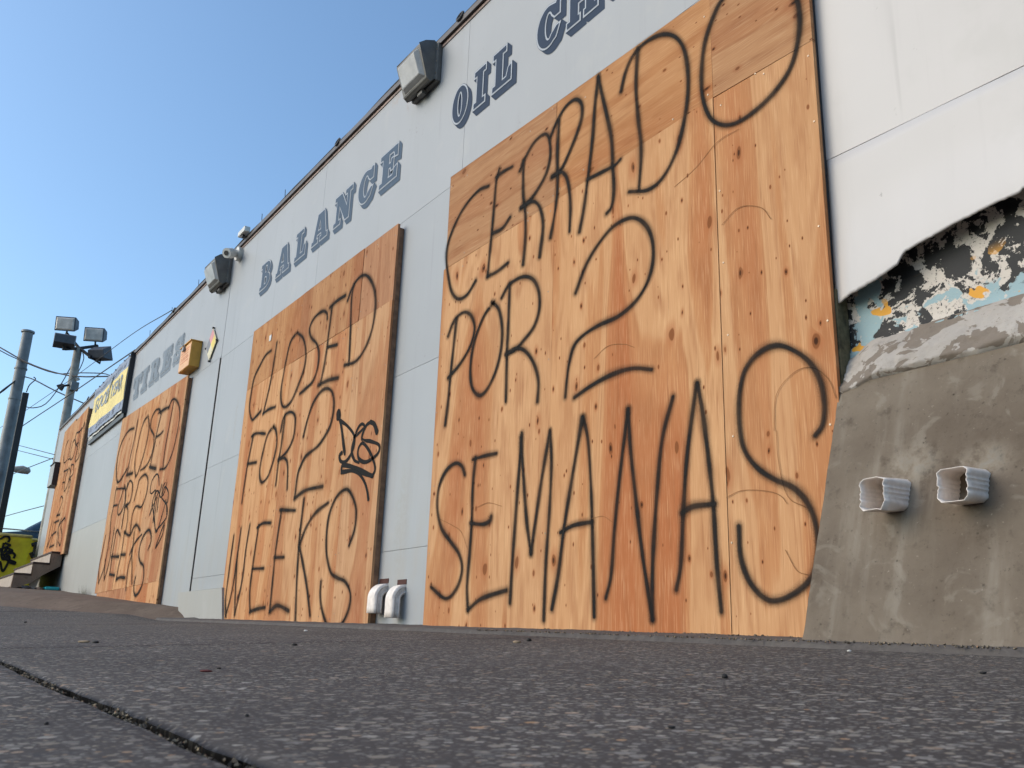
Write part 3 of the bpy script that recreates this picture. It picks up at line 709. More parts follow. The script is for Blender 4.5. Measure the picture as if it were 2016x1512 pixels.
def sheet_q(parent, x0, x1, z00, z01, z10, z11, mat, y=YB, t=.018, dy=0):
    """one plywood sheet: lower/upper z at its left (z00,z01) and right (z10,z11) edges"""
    g = .0018; x0 += g; x1 -= g
    P = [(x0, y+dy, z00+g), (x1, y+dy, z10+g), (x1, y+dy, z11-g), (x0, y+dy, z01-g)]
    return MB().prism(P, (0, t, 0)).build('plywood_sheet', mat, parent, bevel=.0012)
def screws(parent, rects, y=YB):
    mb = MB()
    for x0, x1, z0, z1 in rects:
        pts = []
        for z in frange(z0+.05, z1-.05, .42): pts += [(x0+.03, z), (x1-.03, z)]
        for x in frange(x0+.25, x1-.25, .5): pts += [(x, z0+.04), (x, z1-.04)]
        for x, z in pts:
            x += random.uniform(-.015, .015); z += random.uniform(-.05, .05)
            if z < ground(x, 2.7)+.03: continue
            mb.tube([(x, y-.0012, z), (x, y+.001, z)], .0045, 6)
    tag(mb.build('screws', M['screw'], parent), kind='stuff')

# --- boarding 1 (CERRADO POR 2 SEMANAS)
def wx(px, py, y=YB): return onY(px, py, y).x
def wz(px, py, y=YB): return onY(px, py, y).z
b1 = thing('plywood_boarding', 'largest plywood boarding, sprayed CERRADO POR 2 SEMANAS, beside the concrete base', 'boarding', (-3.3, YB, .06), 'plywood boardings over the garage openings')
x0, x1_, x2, x3 = wx(858,800), wx(1090,500), wx(1411,400), wx(1630,500)
zj = [wz(876,530), wz(1095,394), wz(1404,192.6), wz(1597,80)]; zt = [wz(883,352), wz(1094,203), wz(1395,-12), wz(1588,-150)]
zb = -.05
sheet_q(b1, x0, x1_, zb, zj[0], zb, zj[1], M['ply']); sheet_q(b1, x1_, x2, zb, zj[1], zb, zj[2], M['ply'], dy=-.002); sheet_q(b1, x2, x3, zb, zj[2], zb, zj[3], M['ply'], dy=.001)
sheet_q(b1, x0+.02, x1_, zj[0], zt[0], zj[1], zt[1], M['ply_h']); sheet_q(b1, x1_, x2, zj[1], zt[1], zj[2], zt[2], M['ply_h'], dy=.001); sheet_q(b1, x2, x3, zj[2], zt[2], zj[3], zt[3], M['ply_h'])
MB().box(x0+.03, x0+.09, YB+.02, YW-.004, .0, 3.0).build('batten', M['batten'], b1)
MB().box(x3-.10, x3-.012, YB+.022, YW-.02, .9, 3.0).build('batten', M['batten'], b1)
MB().box(x0+.03, x3-.03, YB+.021, YW-.004, 2.93, 2.98).build('batten', M['batten'], b1)
screws(b1, [(x0, x1_, .02, zj[0]), (x1_, x2, .02, zj[1]), (x2, x3, .02, zj[2]), (x0, x1_, zj[0], zt[0]-.06), (x1_, x2, zj[1], zt[2]-.03)])
A = [  # upper words, traced in a frame of origin (820,0), scale 2.3619
 [(335,865),(290,885),(235,945),(190,1020),(150,1120),(138,1200),(150,1300),(165,1360),(195,1390),(235,1370),(275,1305)],
 [(385,785),(370,850),(362,940),(350,1080),(338,1200),(330,1285)],[(330,1285),(375,1262),(425,1222)],[(370,825),(400,800),(445,775)],[(355,1085),(400,1060),(435,1010)],
 [(480,795),(505,735),(545,665),(590,625),(615,640),(622,720),(605,800),(570,870),(525,935),(485,970)],[(497,745),(496,900),(506,1000),(505,1120),(495,1230)],[(485,965),(530,938),(560,945),(580,985),(588,1060),(572,1195)],
 [(622,640),(650,570),(690,500),(735,463),(765,480),(768,540),(745,620),(705,720),(670,790),(630,825)],[(662,560),(655,700),(655,850),(648,960),(622,1105)],[(630,820),(665,800),(692,815),(708,870),(716,960),(712,1075)],
 [(845,355),(828,500),(818,640),(800,800),(780,960),(758,1078)],[(845,355),(860,430),(885,540),(905,640),(912,760),(918,880),(908,960),(885,992)],[(795,835),(860,802),(920,770),(948,742)],
 [(950,425),(970,340),(1005,260),(1060,200),(1130,163),(1190,165),(1235,210),(1258,300),(1262,420),(1245,560),(1210,700),(1150,820),(1080,882),(990,892)],[(1028,225),(1020,400),(1030,550),(1045,700),(1035,880)],
 [(1500,-62),(1420,0),(1375,90),(1340,200),(1325,330),(1330,450),(1365,545),(1420,580),(1490,570),(1580,510),(1670,420),(1740,310),(1775,180),(1780,60),(1755,-40),(1700,-100),(1600,-115),(1500,-62)],
 [(740,1362),(790,1230),(850,1130),(920,1050),(1000,1013),(1060,1040),(1095,1110),(1100,1210),(1075,1310),(1020,1400),(940,1470),(850,1512),(780,1556),(735,1605),(712,1680),(700,1760),(692,1845)],
 [(395,1385),(430,1325),(490,1288),(540,1298),(568,1355),(570,1440),(545,1520),(500,1580),(455,1630),(418,1646)],[(433,1318),(430,1420),(425,1540),(420,1650),(415,1866)],[(415,1648),(460,1620),(505,1632),(545,1690),(566,1770),(562,1866)]]
lettering('spray_lettering', A, .039, YB-.002, M['spray'], b1, (820,0), 2.3619)
Bs = [ # lower words, origin (820,600), scale 2.257
 [(140,140),(165,75),(205,35),(240,45),(258,100),(240,180),(195,260),(140,325)],[(178,60),(165,180),(150,320),(140,430),(127,535)],
 [(345,-12),(300,50),(258,160),(240,270),(245,360),(275,402),(310,380),(350,300),(375,200),(380,100),(365,20),(335,-12)],
 [(702,412),(780,358),(870,310),(960,283),(1045,288)],
 [(215,755),(200,715),(170,705),(130,740),(100,810),(92,900),(110,990),(150,1050),(190,1110),(202,1180),(178,1260),(130,1305),(65,1255)],
 [(250,687),(300,672),(355,660)],[(262,680),(250,800),(245,960),(236,1100),(224,1250),(228,1357)],[(228,1355),(290,1305),(400,1268)],[(240,970),(295,975),(325,960),(332,940)],
 [(415,1325),(425,1150),(437,980),(452,780),(468,570)],[(464,590),(474,750),(488,950),(508,1105)],[(508,1105),(530,950),(555,780),(592,560)],[(595,565),(600,700),(592,900),(575,1150),(565,1400)],
 [(602,1352),(630,1200),(655,1000),(690,780),(738,500)],[(740,500),(762,600),(775,800),(783,1050),(790,1385)],[(640,1012),(700,980),(780,965)],
 [(842,1302),(865,1200),(880,1000),(905,750),(940,465)],[(942,465),(952,650),(985,950),(1010,1150),(1050,1400)],[(1048,1395),(1050,1150),(1068,850),(1092,600),(1140,410)],
 [(1155,1265),(1175,1150),(1187,900),(1205,650),(1245,350)],[(1250,350),(1275,500),(1300,700),(1320,900),(1335,1150),(1355,1362)],[(1180,925),(1230,897),(1325,885)],
 [(1772,580),(1803,535),(1813,450),(1795,340),(1750,260),(1680,205),(1600,180),(1520,215),(1460,290),(1435,400),(1435,530),(1455,640),(1510,720),(1590,775),(1670,810),(1730,870),(1770,960),(1782,1080),(1765,1190),(1710,1260),(1620,1310),(1550,1305),(1480,1230),(1440,1120),(1432,985)]]
lettering('spray_lettering', Bs, .039, YB-.002, M['spray'], b1, (820,600), 2.257)
pen = [[(2,[(1560,460),(1700,240),(1650,60)])][0][1]] if False else []
for q_ in [[(1490,820),(1540,740),(1600,720),(1650,760),(1665,830)],[(1420,1045),(1500,965),(1600,965),(1650,1020)],[(1170,680),(1230,655),(1245,660)],[(990,880),(1010,840),(1030,850)],[(1560,320),(1620,280),(1660,220),(1680,120)]][1:2] + [[(1200,870),(1300,780),(1400,660),(1500,600)]]: lettering('scratch_mark', [q_], .0023, YB-.002, M['pencil'], b1, (820,0), 2.3619)
for q_ in [[(1380,855),(1450,825),(1560,828),(1620,850),(1648,885)],[(1590,560),(1600,400),(1680,300),(1760,280),(1830,330),(1865,415)],[(1600,560),(1610,700),(1650,850),(1730,900)],[(270,900),(320,880),(380,895)],[(790,240),(850,185),(920,175),(970,190)],[(780,950),(830,940),(870,965)],[(100,950),(160,980),(200,1010),(225,1080)],[(1640,1090),(1690,1180),(1740,1200)]]: lettering('scratch_mark', [q_], .0023, YB-.002, M['pencil'], b1, (820,600), 2.257)

# --- boarding 2 (CLOSED FOR 2 WEEKS + tag)
b2 = thing('plywood_boarding', 'plywood boarding sprayed CLOSED FOR 2 WEEKS with a small DES tag on its right', 'boarding', (-7.1, YB, .09), 'plywood boardings over the garage openings')
x0, x3 = wx(470,900), wx(752,860)
x1_, x2 = wx(596,600), wx(712,560)
zt0, zt3 = wz(500,653), wz(783,440); zjl = wz(554,728); zjr = wz(772,590)
zi = lambda a, b, x: a+(b-a)*(x-x0)/(x3-x0)
xs = [x0, x1_, x2, x3]; zb = 0.0
for i, m in enumerate((M['ply_top'], M['ply_top'], M['ply_red'])): sheet_q(b2, xs[i], xs[i+1], zi(zjl, zjr, xs[i]), zi(zt0, zt3, xs[i]), zi(zjl, zjr, xs[i+1]), zi(zt0, zt3, xs[i+1]), m, dy=(0, -.002, .002)[i])
xm = [x0, x0+1.21, x2-.02, x3]
for i in range(3): sheet_q(b2, xm[i], xm[i+1], zb, zi(zjl, zjr, xm[i]), zb, zi(zjl, zjr, xm[i+1]), M['ply'], dy=(0, .001, -.001)[i])
MB().box(x3-.045, x3-.0035, YB+.0195, YW-.004, .02, zt3-.03).build('batten', M['batten'], b2)
MB().box(x0+.01, x0+.06, YB+.021, YW-.004, .02, zt0-.03).build('batten', M['batten'], b2)
screws(b2, [(xs[i], xs[i+1], zjl, zt0-.02) for i in range(3)] + [(xm[i], xm[i+1], .1, zjl) for i in range(3)])
Dd = [[(240,755),(190,800),(135,900),(90,1000),(65,1130),(50,1260),(70,1360),(110,1330),(150,1285)],[(290,685),(265,850),(230,1050),(170,1310)],[(170,1308),(220,1270),(275,1250)],
 [(465,598),(410,680),(375,820),(345,980),(325,1120),(332,1225),(365,1250),(420,1190),(480,1050),(530,900),(543,760),(520,650),(470,600)],
 [(732,480),(728,430),(690,413),(620,470),(578,560),(590,640),(640,700),(657,800),(640,930),(600,1030),(540,1090),(490,1135)],
 [(1.2,[(755,380),(820,320),(890,275)]),][0],[(775,370),(745,600),(710,850),(670,1050)],(1.15,[(650,1060),(740,1015),(825,995)]),[(735,725),(815,705)],
 [(910,320),(945,220),(1000,130),(1060,95),(1110,140),(1145,240),(1150,400),(1120,580),(1060,740),(980,850),(880,885)],[(965,180),(945,300),(935,550),(920,870)],
 [(520,1510),(560,1350),(610,1210),(680,1110),(740,1090),(780,1140),(787,1260),(760,1400),(715,1495),(650,1590),(570,1655),(535,1690),(500,1760),(470,1850),(443,2052)],[(443,2050),(540,1980),(690,1945)]]
lettering('spray_lettering', Dd, .046, YB-.002, M['spray'], b2, (480,520), 4.447)
E_ = [[(300,250),(330,230),(385,232)],[(312,240),(280,400),(260,520),(240,660)],[(275,420),(330,410)],
 [(437,188),(400,240),(370,350),(350,470),(362,533),(400,500),(435,400),(457,290),(452,215),(437,188)],
 [(480,220),(500,130),(540,98),(570,130),(560,250),(520,340),(465,395)],[(508,115),(485,300),(465,420),(450,550)],[(465,395),(505,385),(523,430),(520,575)],
 [(190,865),(165,1050),(140,1250),(140,1365)],[(140,1360),(180,1200),(210,1000),(235,820)],[(212,985),(200,1200),(195,1350)],[(195,1355),(240,1150),(265,950),(290,795)],
 [(335,815),(370,788),(420,785)],[(345,800),(315,1000),(290,1200),(290,1340)],(1.15,[(290,1335),(340,1318),(382,1310)]),[(305,1070),(375,1068)],
 [(475,705),(570,708)],[(485,710),(450,950),(425,1200),(412,1335)],(1.2,[(412,1335),(460,1298),(530,1330)]),[(440,1000),(500,998)],
 [(625,635),(595,900),(580,1150),(570,1420)],[(775,660),(700,720),(640,810),(595,925)],[(595,925),(620,1050),(645,1200),(662,1360)],
 [(905,925),(940,820),(948,700),(920,610),(885,578),(830,620),(785,720),(765,850),(765,980),(790,1090),(830,1125),(880,1150),(912,1220),(905,1310),(870,1395),(830,1432),(770,1420),(735,1320),(725,1230),(730,1150)]]
lettering('spray_lettering', E_, .044, YB-.002, M['spray'], b2, (400,780), 3.15)
T_ = [(2.4,[(838,105),(840,125)]),(1.2,[(840,110),(858,200),(870,300),(878,355)]),[(850,150),(900,190),(938,250),(930,330),(890,400),(855,405),(845,370),(860,350)],
 [(935,255),(960,235),(1000,190),(985,172),(960,200),(935,270),(922,340),(938,395),(965,412)],
 (1.5,[(1078,222),(1062,175),(1040,160)]),[(1040,160),(1010,185),(985,265),(1040,280),(1092,305),(1080,360),(1010,408),(965,385),(962,330),(985,292),(1015,315),(1050,380),(1067,450),(1050,495)],
 (1.3,[(1050,495),(1000,475),(930,440),(865,430),(858,472)]),[(858,472),(920,463),(965,480),(1000,530),(1018,590),(1025,640)]]
lettering('tag_lettering', T_, .026, YB-.002, M['marker'], b2, (400,780), 3.15)
MB().box(wx(531,668), wx(535,664), YB-.006, YB-.003, wz(531,672), wz(531,662)).build('paper_label', M['white_pl'], b2)

# --- boarding 3
b3 = thing('plywood_boarding', 'plywood boarding with CLOSED FOR 2 WEEKS and a scribbled tag, under the faded TIRES lettering', 'boarding', (-13.2, YB, .45), 'plywood boardings over the garage openings')
x0, x3 = wx(210,1020), wx(345,920)
xs = [x0, x0+1.20, x0+2.42, x3]; zj3l, zj3r = wz(199,1167), wz(308,1144); zt0, zt3 = wz(243,824), wz(371,738)
zi = lambda a, b, x: a+(b-a)*(x-x0)/(x3-x0)
for i in range(3): sheet_q(b3, xs[i], xs[i+1], zi(zj3l, zj3r, xs[i]), zi(zt0, zt3, xs[i]), zi(zj3l, zj3r, xs[i+1]), zi(zt0, zt3, xs[i+1]), M['ply'], dy=(0, .002, -.001)[i])
xm = wx(248,1170); sheet_q(b3, x0+.15, xm, .1, zi(zj3l, zj3r, x0+.15), .1, zi(zj3l, zj3r, xm), M['ply_red'], dy=.004); sheet_q(b3, xm, x3, .1, zi(zj3l, zj3r, xm), .1, zi(zj3l, zj3r, x3), M['ply'], dy=.001)
MB().box(x3-.06, x3-.0045, YB+.0205, YW-.004, .3, zt3-.03).build('batten', M['batten'], b3)
screws(b3, [(xs[i], xs[i+1], zj3l, zt3) for i in range(3)])
Fs = [(1.2,[(655,650),(600,670),(545,740),(490,860),(450,1020),(435,1180),(445,1310),(480,1300),(530,1220),(570,1150)]),[(700,550),(660,780),(610,1000),(570,1220)],(1.5,[(560,1230),(635,1205)]),
 [(828,495),(780,560),(735,700),(695,880),(665,1050),(670,1235),(700,1200),(760,1020),(810,820),(840,640),(828,495)],
 [(985,470),(970,415),(920,430),(872,530),(860,650),(900,740),(895,870),(860,1010),(800,1120),(735,1170)],
 [(1000,450),(950,650),(910,850),(855,1120)],(1.3,[(960,460),(1030,415),(1090,385)]),(1.2,[(925,760),(975,730),(1015,685)]),(1.5,[(845,1130),(925,1150)]),
 [(1085,400),(1120,310),(1160,288),(1205,350),(1222,470),(1190,700),(1130,950),(1050,1130),(975,1160)],[(1145,330),(1095,600),(1040,900),(1010,1150)],
 [(655,1546),(690,1410),(720,1290),(790,1222),(826,1290),(815,1425),(780,1546),(740,1626),(680,1616),(640,1696),(620,1806),(605,1976)]]
lettering('spray_lettering', Fs, .048, YB-.003, M['spray'], b3, (160,740), 6.3)
Gs = [[(440,15),(545,8)],[(440,0),(425,60),(400,230),(370,380),(355,560)],[(400,225),(448,215)],[(540,-30),(500,100),(460,230),(455,335),(490,310),(530,220),(552,100),(540,-30)],
 [(575,-50),(545,100),(540,230),(500,500)],[(570,0),(600,-84),(632,-55),(630,60),(600,180),(545,225)],(1.4,[(540,240),(570,215)]),[(565,230),(577,290),(570,420),(545,560)],
 (1.3,[(530,550),(600,590),(650,490),(690,465),(727,532)]),
 [(300,600),(260,800),(220,1000),(215,1190)],[(215,1180),(280,1000),(330,750),(360,550)],[(300,900),(285,1050),(285,1140)],[(285,1140),(340,950),(380,700),(410,500)],
 (1.3,[(430,560),(450,525),(482,592)]),[(430,570),(390,800),(355,1060)],(1.4,[(350,1075),(410,1087)]),(1.4,[(370,855),(465,855)]),
 [(535,550),(500,800),(460,980),(430,1150)],(1.4,[(430,1140),(480,1112),(540,1118)]),(1.4,[(490,830),(545,830)]),
 [(655,550),(630,800),(580,1000),(550,1270)],[(750,580),(680,660),(630,750),(600,830)],[(625,760),(628,950),(625,1190)],
 (1.2,[(830,765),(862,680),(867,590),(840,525),(790,570),(740,680),(715,820),(730,920),(770,970),(775,1080),(755,1200),(710,1300),(665,1335),(650,1240),(672,1110)])]
lettering('spray_lettering', Gs, .046, YB-.003, M['spray'], b3, (160,960), 6.3)
lettering('tag_lettering', [[(965,-30),(960,-130),(935,-168),(880,-90),(855,30),(870,75),(920,35),(890,150),(850,340)],[(850,340),(920,150),(965,40)],[(890,430),(905,250),(925,60),(960,50),(985,120),(1030,60),(1062,-60)],[(940,130),(910,380),(930,550),(1000,350),(1050,150)],[(1040,-60),(1010,0),(1000,90),(1040,-10),(1080,60),(1070,180)],[(1000,130),(1058,220),(1062,350),(1000,450),(930,530)],[(1030,440),(970,600),(920,750),(1000,600),(1030,470)],[(1058,180),(1060,330)],[(1000,-40),(960,140),(940,300)],[(880,180),(900,380),(925,560)]], .021, YB-.003, M['marker'], b3, (160,960), 6.3)

# --- boarding 4
b4 = thing('plywood_boarding', 'farthest plywood boarding, over the doorway at the head of the steps', 'boarding', (-20, YB, 1.45), 'plywood boardings over the garage openings')
x0, x3 = wx(113,945), wx(152,945)
xs = [x0, (x0+x3)/2, x3]; ztt = wz(179,797); zbb = 1.36; zjj = 3.0
for i in range(2):
    sheet_q(b4, xs[i], xs[i+1], zbb, zjj, zbb, zjj, M['ply'], dy=-.02); sheet_q(b4, xs[i], xs[i+1], zjj, ztt-.08, zjj, ztt-.02, M['ply'], dy=-.02)
MB().box(x3-.08, x3-.01, YB, YW-.004, zbb, ztt-.05).build('batten', M['batten'], b4)
Hs = [[(305,410),(280,470),(262,560),(265,620),(290,595)],[(330,420),(315,500),(300,585),(318,580)],[(347,430),(322,540),(325,590),(350,560),(372,470),(365,405),(347,430)],
 [(405,330),(378,350),(370,430),(388,480),(365,590)],[(395,345),(440,292)],[(412,320),(395,450),(368,610)],[(385,440),(400,432)],[(440,290),(457,250),(435,430),(405,560),(370,612)],[(428,295),(395,560)],
 [(262,700),(302,680)],[(275,700),(245,870)],[(250,805),(272,800)],[(312,660),(280,760),(265,880),(292,840),(322,720),(312,660)],[(332,640),(300,905)],[(332,640),(354,640),(347,720),(310,770)],[(310,772),(325,780),(315,850)],
 [(225,980),(237,935),(252,950),(236,1020),(200,1112)],(1.5,[(195,1112),(226,1100)])]
lettering('spray_lettering', Hs, .042, YB-.024, M['spray'], b4, (70,780), 4.725)
Ws = [[(1040,60),(1000,200),(950,480),(900,640)],[(1000,400),(965,500),(945,600)],[(1060,70),(1020,330),(940,560)],(1.3,[(1080,88),(1172,45)]),[(1110,75),(1060,300),(990,560)],(1.3,[(1020,348),(1112,270)]),(1.3,[(980,582),(1075,532)]),[(1222,0),(1150,220),(1120,570)],[(1290,-20),(1200,100),(1150,210)],[(1150,210),(1160,380),(1130,520)],[(1292,50),(1285,0),(1240,60),(1210,180),(1228,350),(1192,542),(1162,480)]]
lettering('spray_lettering', Ws, .042, YB-.024, M['spray'], b4, (0,1020), 10.08)

# ------------------------------------------------------------------ tyre banner
YS = 2.70
sg = thing('banner_sign', 'yellow and faded blue GOODYEAR tyre banner in a frame at the roof edge', 'sign', (-16.8, YS, 3.5))
fx1 = wx(269.5,690,YW); cx0, cx1 = wx(180,815,YS), fx1-.035; cz0, cz1 = 3.43, 4.40
def wav(X, Z): return -.012*mnoise.noise(Vector((X*3+Z*2, Z*1.2, 0))) - .006*math.sin(X*6+Z*9)
def brect(u0, u1, v0, v1, name, mat, dy, nx=26, nz=8):
    vs = []
    for i in range(nx+1):
        for j in range(nz+1):
            u = u0+(u1-u0)*i/nx; v = v0+(v1-v0)*j/nz
            X = cx0+(cx1-cx0)*u; Z = cz0+(cz1-cz0)*v
            vs.append((X, YS + wav(X, Z) + dy, Z))
    return mesh(name, vs, [(i*(nz+1)+j, (i+1)*(nz+1)+j, (i+1)*(nz+1)+j+1, i*(nz+1)+j+1) for i in range(nx) for j in range(nz)], mat, sg, True)
brect(.0, 1, .0, 1, 'banner_hem', M['banner_w'], 0.022)
brect(.012, .985, .215, .79, 'yellow_field', M['banner_y'], 0)
brect(.012, .985, .79, .985, 'blue_band', M['banner_b'], 0); brect(.012, .985, .04, .215, 'blue_band', M['banner_b'], 0)
mb = MB(); fx0 = cx0-.03
mb.box(fx1-.03, fx1, YS+.0, YW-.005, cz0-.04, cz1+.03).box(fx0, fx1-.03, YS+.038, YW-.005, cz0-.09, cz0-.015)
mb.build('frame', M['black'], sg)
mb = MB()
for i in range(9):
    x = cx0+.06+(cx1-cx0-.12)*i/8
    for z in (cz0+.02, cz1-.02): mb.tube([(x, YS-.014, z), (x, YS+.01, z)], .012, 8)
tag(mb.build('grommets', M['steel'], sg), kind='stuff')
def text_mesh(body, x, z, h, wscale, mat, parent, y, name, shear=.35, bold=.012):
    cu = bpy.data.curves.new('t', 'FONT'); cu.body = body; cu.size = 1; cu.shear = shear; cu.offset = bold; cu.space_character = 1.08
    ob = bpy.data.objects.new('t', cu); C.objects.link(ob); dg = bpy.context.evaluated_depsgraph_get(); dg.update()
    me = ob.evaluated_get(dg).to_mesh(); vs = [(x+v.co.x*h*wscale, y, z+v.co.y*h) for v in me.vertices]; fs = [tuple(p.vertices) for p in me.polygons]; vs = [(a, YS+wav(a, c)-.005, c) for a, b, c in vs]
    wmax = max(v[0] for v in vs)
    ob.evaluated_get(dg).to_mesh_clear(); bpy.data.objects.remove(ob); bpy.data.curves.remove(cu)
    mesh(name, vs, fs, mat, parent); return wmax
W_ = cx1-cx0; zc = cz0+(cz1-cz0)*.46
w1 = text_mesh('GOOD', cx0+.10*W_, zc, .36, 1.0, M['banner_t'], sg, YS-.034, 'banner_lettering', .3, .015)
text_mesh('YEAR', cx0+.57*W_, zc, .36, 1.0, M['banner_t'], sg, YS-.034, 'banner_lettering', .3, .015)
# winged foot between the words
ft = [(0,-.10),(.06,-.06),(.14,.02),(.20,.14),(.30,.22),(.40,.40),(.26,.30),(.30,.36),(.18,.25),(.22,.32),(.10,.16),(.08,.02),(-.04,-.05),(-.10,-.14)]
MB().prism([(cx0+.50*W_+a*.8, YS-.022, zc+.10+b*.9) for a, b in ft], (0, .001, 0)).build('winged_foot', M['banner_t'], sg)
mb = MB()
for v0, h in ((.10, .10), (.84, .07)):
    u = .05
    while u < .94:
        l = random.uniform(.012, .03)
        if random.random() < .8:
            X = cx0+W_*u; Z = cz0+(cz1-cz0)*v0; mb.add([(a_, YS+wav(a_, c_)-.005, c_) for a_, c_ in ((X, Z), (X+W_*l, Z), (X+W_*l+.05, Z+(cz1-cz0)*h), (X+.05, Z+(cz1-cz0)*h))], [(0,1,2,3)])
        u += l+random.uniform(.012, .03)
tag(mb.build('worn_band_print', simple('worn_pale_print', (.27,.31,.40), .7), sg), kind='stuff')

# ------------------------------------------------------------------ yellow key box, hazard diamond, far wall box
def wall_box(name, lab, cat, x0, x1, z0, z1, y0, mside, mfront, grp=None):
    t = thing(name, lab, cat, ((x0+x1)/2, YW, z0), grp); ys = y0-.006
    MB().box(x0, x1, y0, YW-.002, z0, z1).build('body', mside, t, bevel=.004)
    MB().box(x0+.006, x1-.006, y0-.004, y0-.001, z0+.008, z1-.02).build('front_face', mfront, t)
    MB().box(x0-.012, x1+.012, y0-.02, YW-.004, z1+.001, z1+.016).build('lid', mside, t, bevel=.003)
    return t
kb = wall_box('drop_box', 'yellow ochre drop box on the wall with a padlocked lid, above a boarding corner', 'box', -11.44, -10.96, 3.205, 3.53, 2.65, M['yellow'], M['peach'])
mb = MB()
for i, z in enumerate([3.46,3.43,3.395,3.36,3.335,3.30]):
    x = -11.37
    while x < -11.05:
        l = random.uniform(.02, .06); mb.box(x, min(x+l, -11.02), 2.6445, 2.6452, z, z+.013); x += l+.015
mb.build('notice_print', M['red_ink'], kb)
MB().tube([(-11.26,2.632,3.50),(-11.26,2.62,3.52),(-11.24,2.615,3.54),(-11.22,2.632,3.52),(-11.22,2.632,3.50)], .006, 6).box(-11.275, -11.205, 2.615, 2.642, 3.455, 3.50).build('padlock', M['steel'], kb)
cD = onY(415.5, 678, YW-.02); hd = .20
nf = thing('hazard_sign', 'diamond hazard placard in pink, yellow, slate and cream quadrants', 'sign', (cD.x, YW-.02, cD.z))
dx, dz = .205, .205
ctr, tp_, rt_, bt_, lf_ = (0,0), (0,dz), (dx,0), (0,-dz), (-dx,0)
def P3(q, y): return (cD.x+q[0], y, cD.z+q[1])
def mid(a, b): return ((a[0]+b[0])/2, (a[1]+b[1])/2)
MB().prism([P3(q, YW-.020) for q in [(0,-dz*1.03),(dx*1.03,0),(0,dz*1.03),(-dx*1.03,0)]], (0,.006,0)).build('backing', M['nf_wht'], nf)
for nm, q, m in [('quadrant', [ctr, mid(rt_,tp_), tp_, mid(tp_,lf_)], M['nf_red']), ('quadrant', [ctr, mid(bt_,rt_), rt_, mid(rt_,tp_)], M['nf_yel']), ('quadrant', [ctr, mid(tp_,lf_), lf_, mid(lf_,bt_)], M['nf_blue']), ('quadrant', [ctr, mid(lf_,bt_), bt_, mid(bt_,rt_)], M['nf_wht'])]:
    MB().prism([P3((a[0]*.96, a[1]*.96), YW-.0225) for a in q], (0,.002,0)).build(nm, m, nf)
mb = MB()
for q in (tp_, rt_, bt_, lf_): mb.tube([P3((q[0]*1.04, q[1]*1.04), YW-.03), P3((q[0]*1.04, q[1]*1.04), YW-.005)], .013, 8)
mb.build('corner_bolts', M['black'], nf)
xa, xb = onY(124,940,YW).x*.985, 0
ml = wall_box('wall_letterbox', 'small dark hooded box with a pale front on the wall end, at the farthest boarding', 'box', -21.35, -20.75, 2.93, 3.40, 2.60, M['black'], simple('pale_grey_box_front', (.28,.28,.27), .5))

# ------------------------------------------------------------------ wall-pack lamps
def wall_pack(lab, X1, W, Z0, H, D_, grp, my=0):
    """X1 right edge, W width, Z0 bottom, H height, D_ depth at the top"""
    t = thing('wall_lamp', lab, 'lamp', (X1-W/2, YW, Z0+H/2), grp)
    x0, x1 = X1-W, X1; yb = YW-.012
    prof = [(yb-.03, Z0), (yb-.03, Z0+H), (yb-.055, Z0+H+.015), (yb-D_*.7, Z0+H*.95), (yb-D_, Z0+H*.80), (yb-D_*1.0, Z0+H*.74), (yb-D_*.55, Z0-.01), (yb-D_*.40, Z0-.03)]
    MB().prism([(x0, a, b) for a, b in prof], (W, 0, 0)).build('housing', M['lamp_body'], t, bevel=.006)
    MB().box(x0-.012, x1+.018, yb-.030, YW-.001, Z0-.02, Z0+H+.01).build('back_plate', M['lamp_body'], t, bevel=.008)
    # prismatic glass: bulges out of the sloping face
    a = Vector((0, yb-D_*1.0, Z0+H*.74)); b = Vector((0, yb-D_*.55, Z0-.01)); nrm = Vector((0, -(a.z-b.z), -(b.y-a.y)*1.0)).normalized()
    p1 = a.lerp(b, .05); p2 = a.lerp(b, .93); g0 = [Vector((x0+.02,0,0)), Vector((x1-.02,0,0))]
    q = [Vector((x0+.022, p1.y, p1.z)), Vector((x1-.022, p1.y, p1.z)), Vector((x1-.022, p2.y, p2.z)), Vector((x0+.022, p2.y, p2.z))]
    tdir = (p2-p1).normalized(); bulge = nrm*.035
    r = [q[0]+Vector((.03,0,0))+tdir*.02+bulge, q[1]+Vector((-.03,0,0))+tdir*.02+bulge, q[2]+Vector((-.03,0,0))-tdir*.03+bulge*.9, q[3]+Vector((.03,0,0))-tdir*.03+bulge*.9]
    MB().add(q+r, [(4,5,6,7),(0,1,5,4),(1,2,6,5),(2,3,7,6),(3,0,4,7)]).build('lens', M['lens'], t, bevel=.006)
    mb = MB()
    for z in (Z0+.05, Z0+H*.5, Z0+H-.05): mb.tube([(x1+.004, yb-.034, z), (x1+.004, yb-.024, z)], .007, 6)
    mb.build('fixing_screws', M['screw'], t)
    MB().box(x0+W*.4, x0+W*.6, yb-.06, yb-.02, Z0-.055, Z0-.02).build('knockout', M['lamp_body'], t)
    return t
wall_pack('wall-pack floodlight with prismatic glass between the BALANCE and OIL lettering', -5.165, .36, 4.10, .31, .18, 'wall-pack lamps at the roof edge')
wall_pack('wall-pack floodlight at the roof edge, with a white camera mounted beside it', -10.10, .40, 4.06, .34, .20, 'wall-pack lamps at the roof edge')
sc = thing('security_camera', 'round white wall camera beside the farther wall-pack floodlight', 'camera', (-9.95, YW, 4.33))
c = onY(466, 499, YW-.05); e = onY(445, 498, YW-.20)
MB().tube([Vector((c.x, YW-.001, c.z)), Vector((c.x, YW-.05, c.z))], .085, 16).build('mount', M['white_pl'], sc, True)
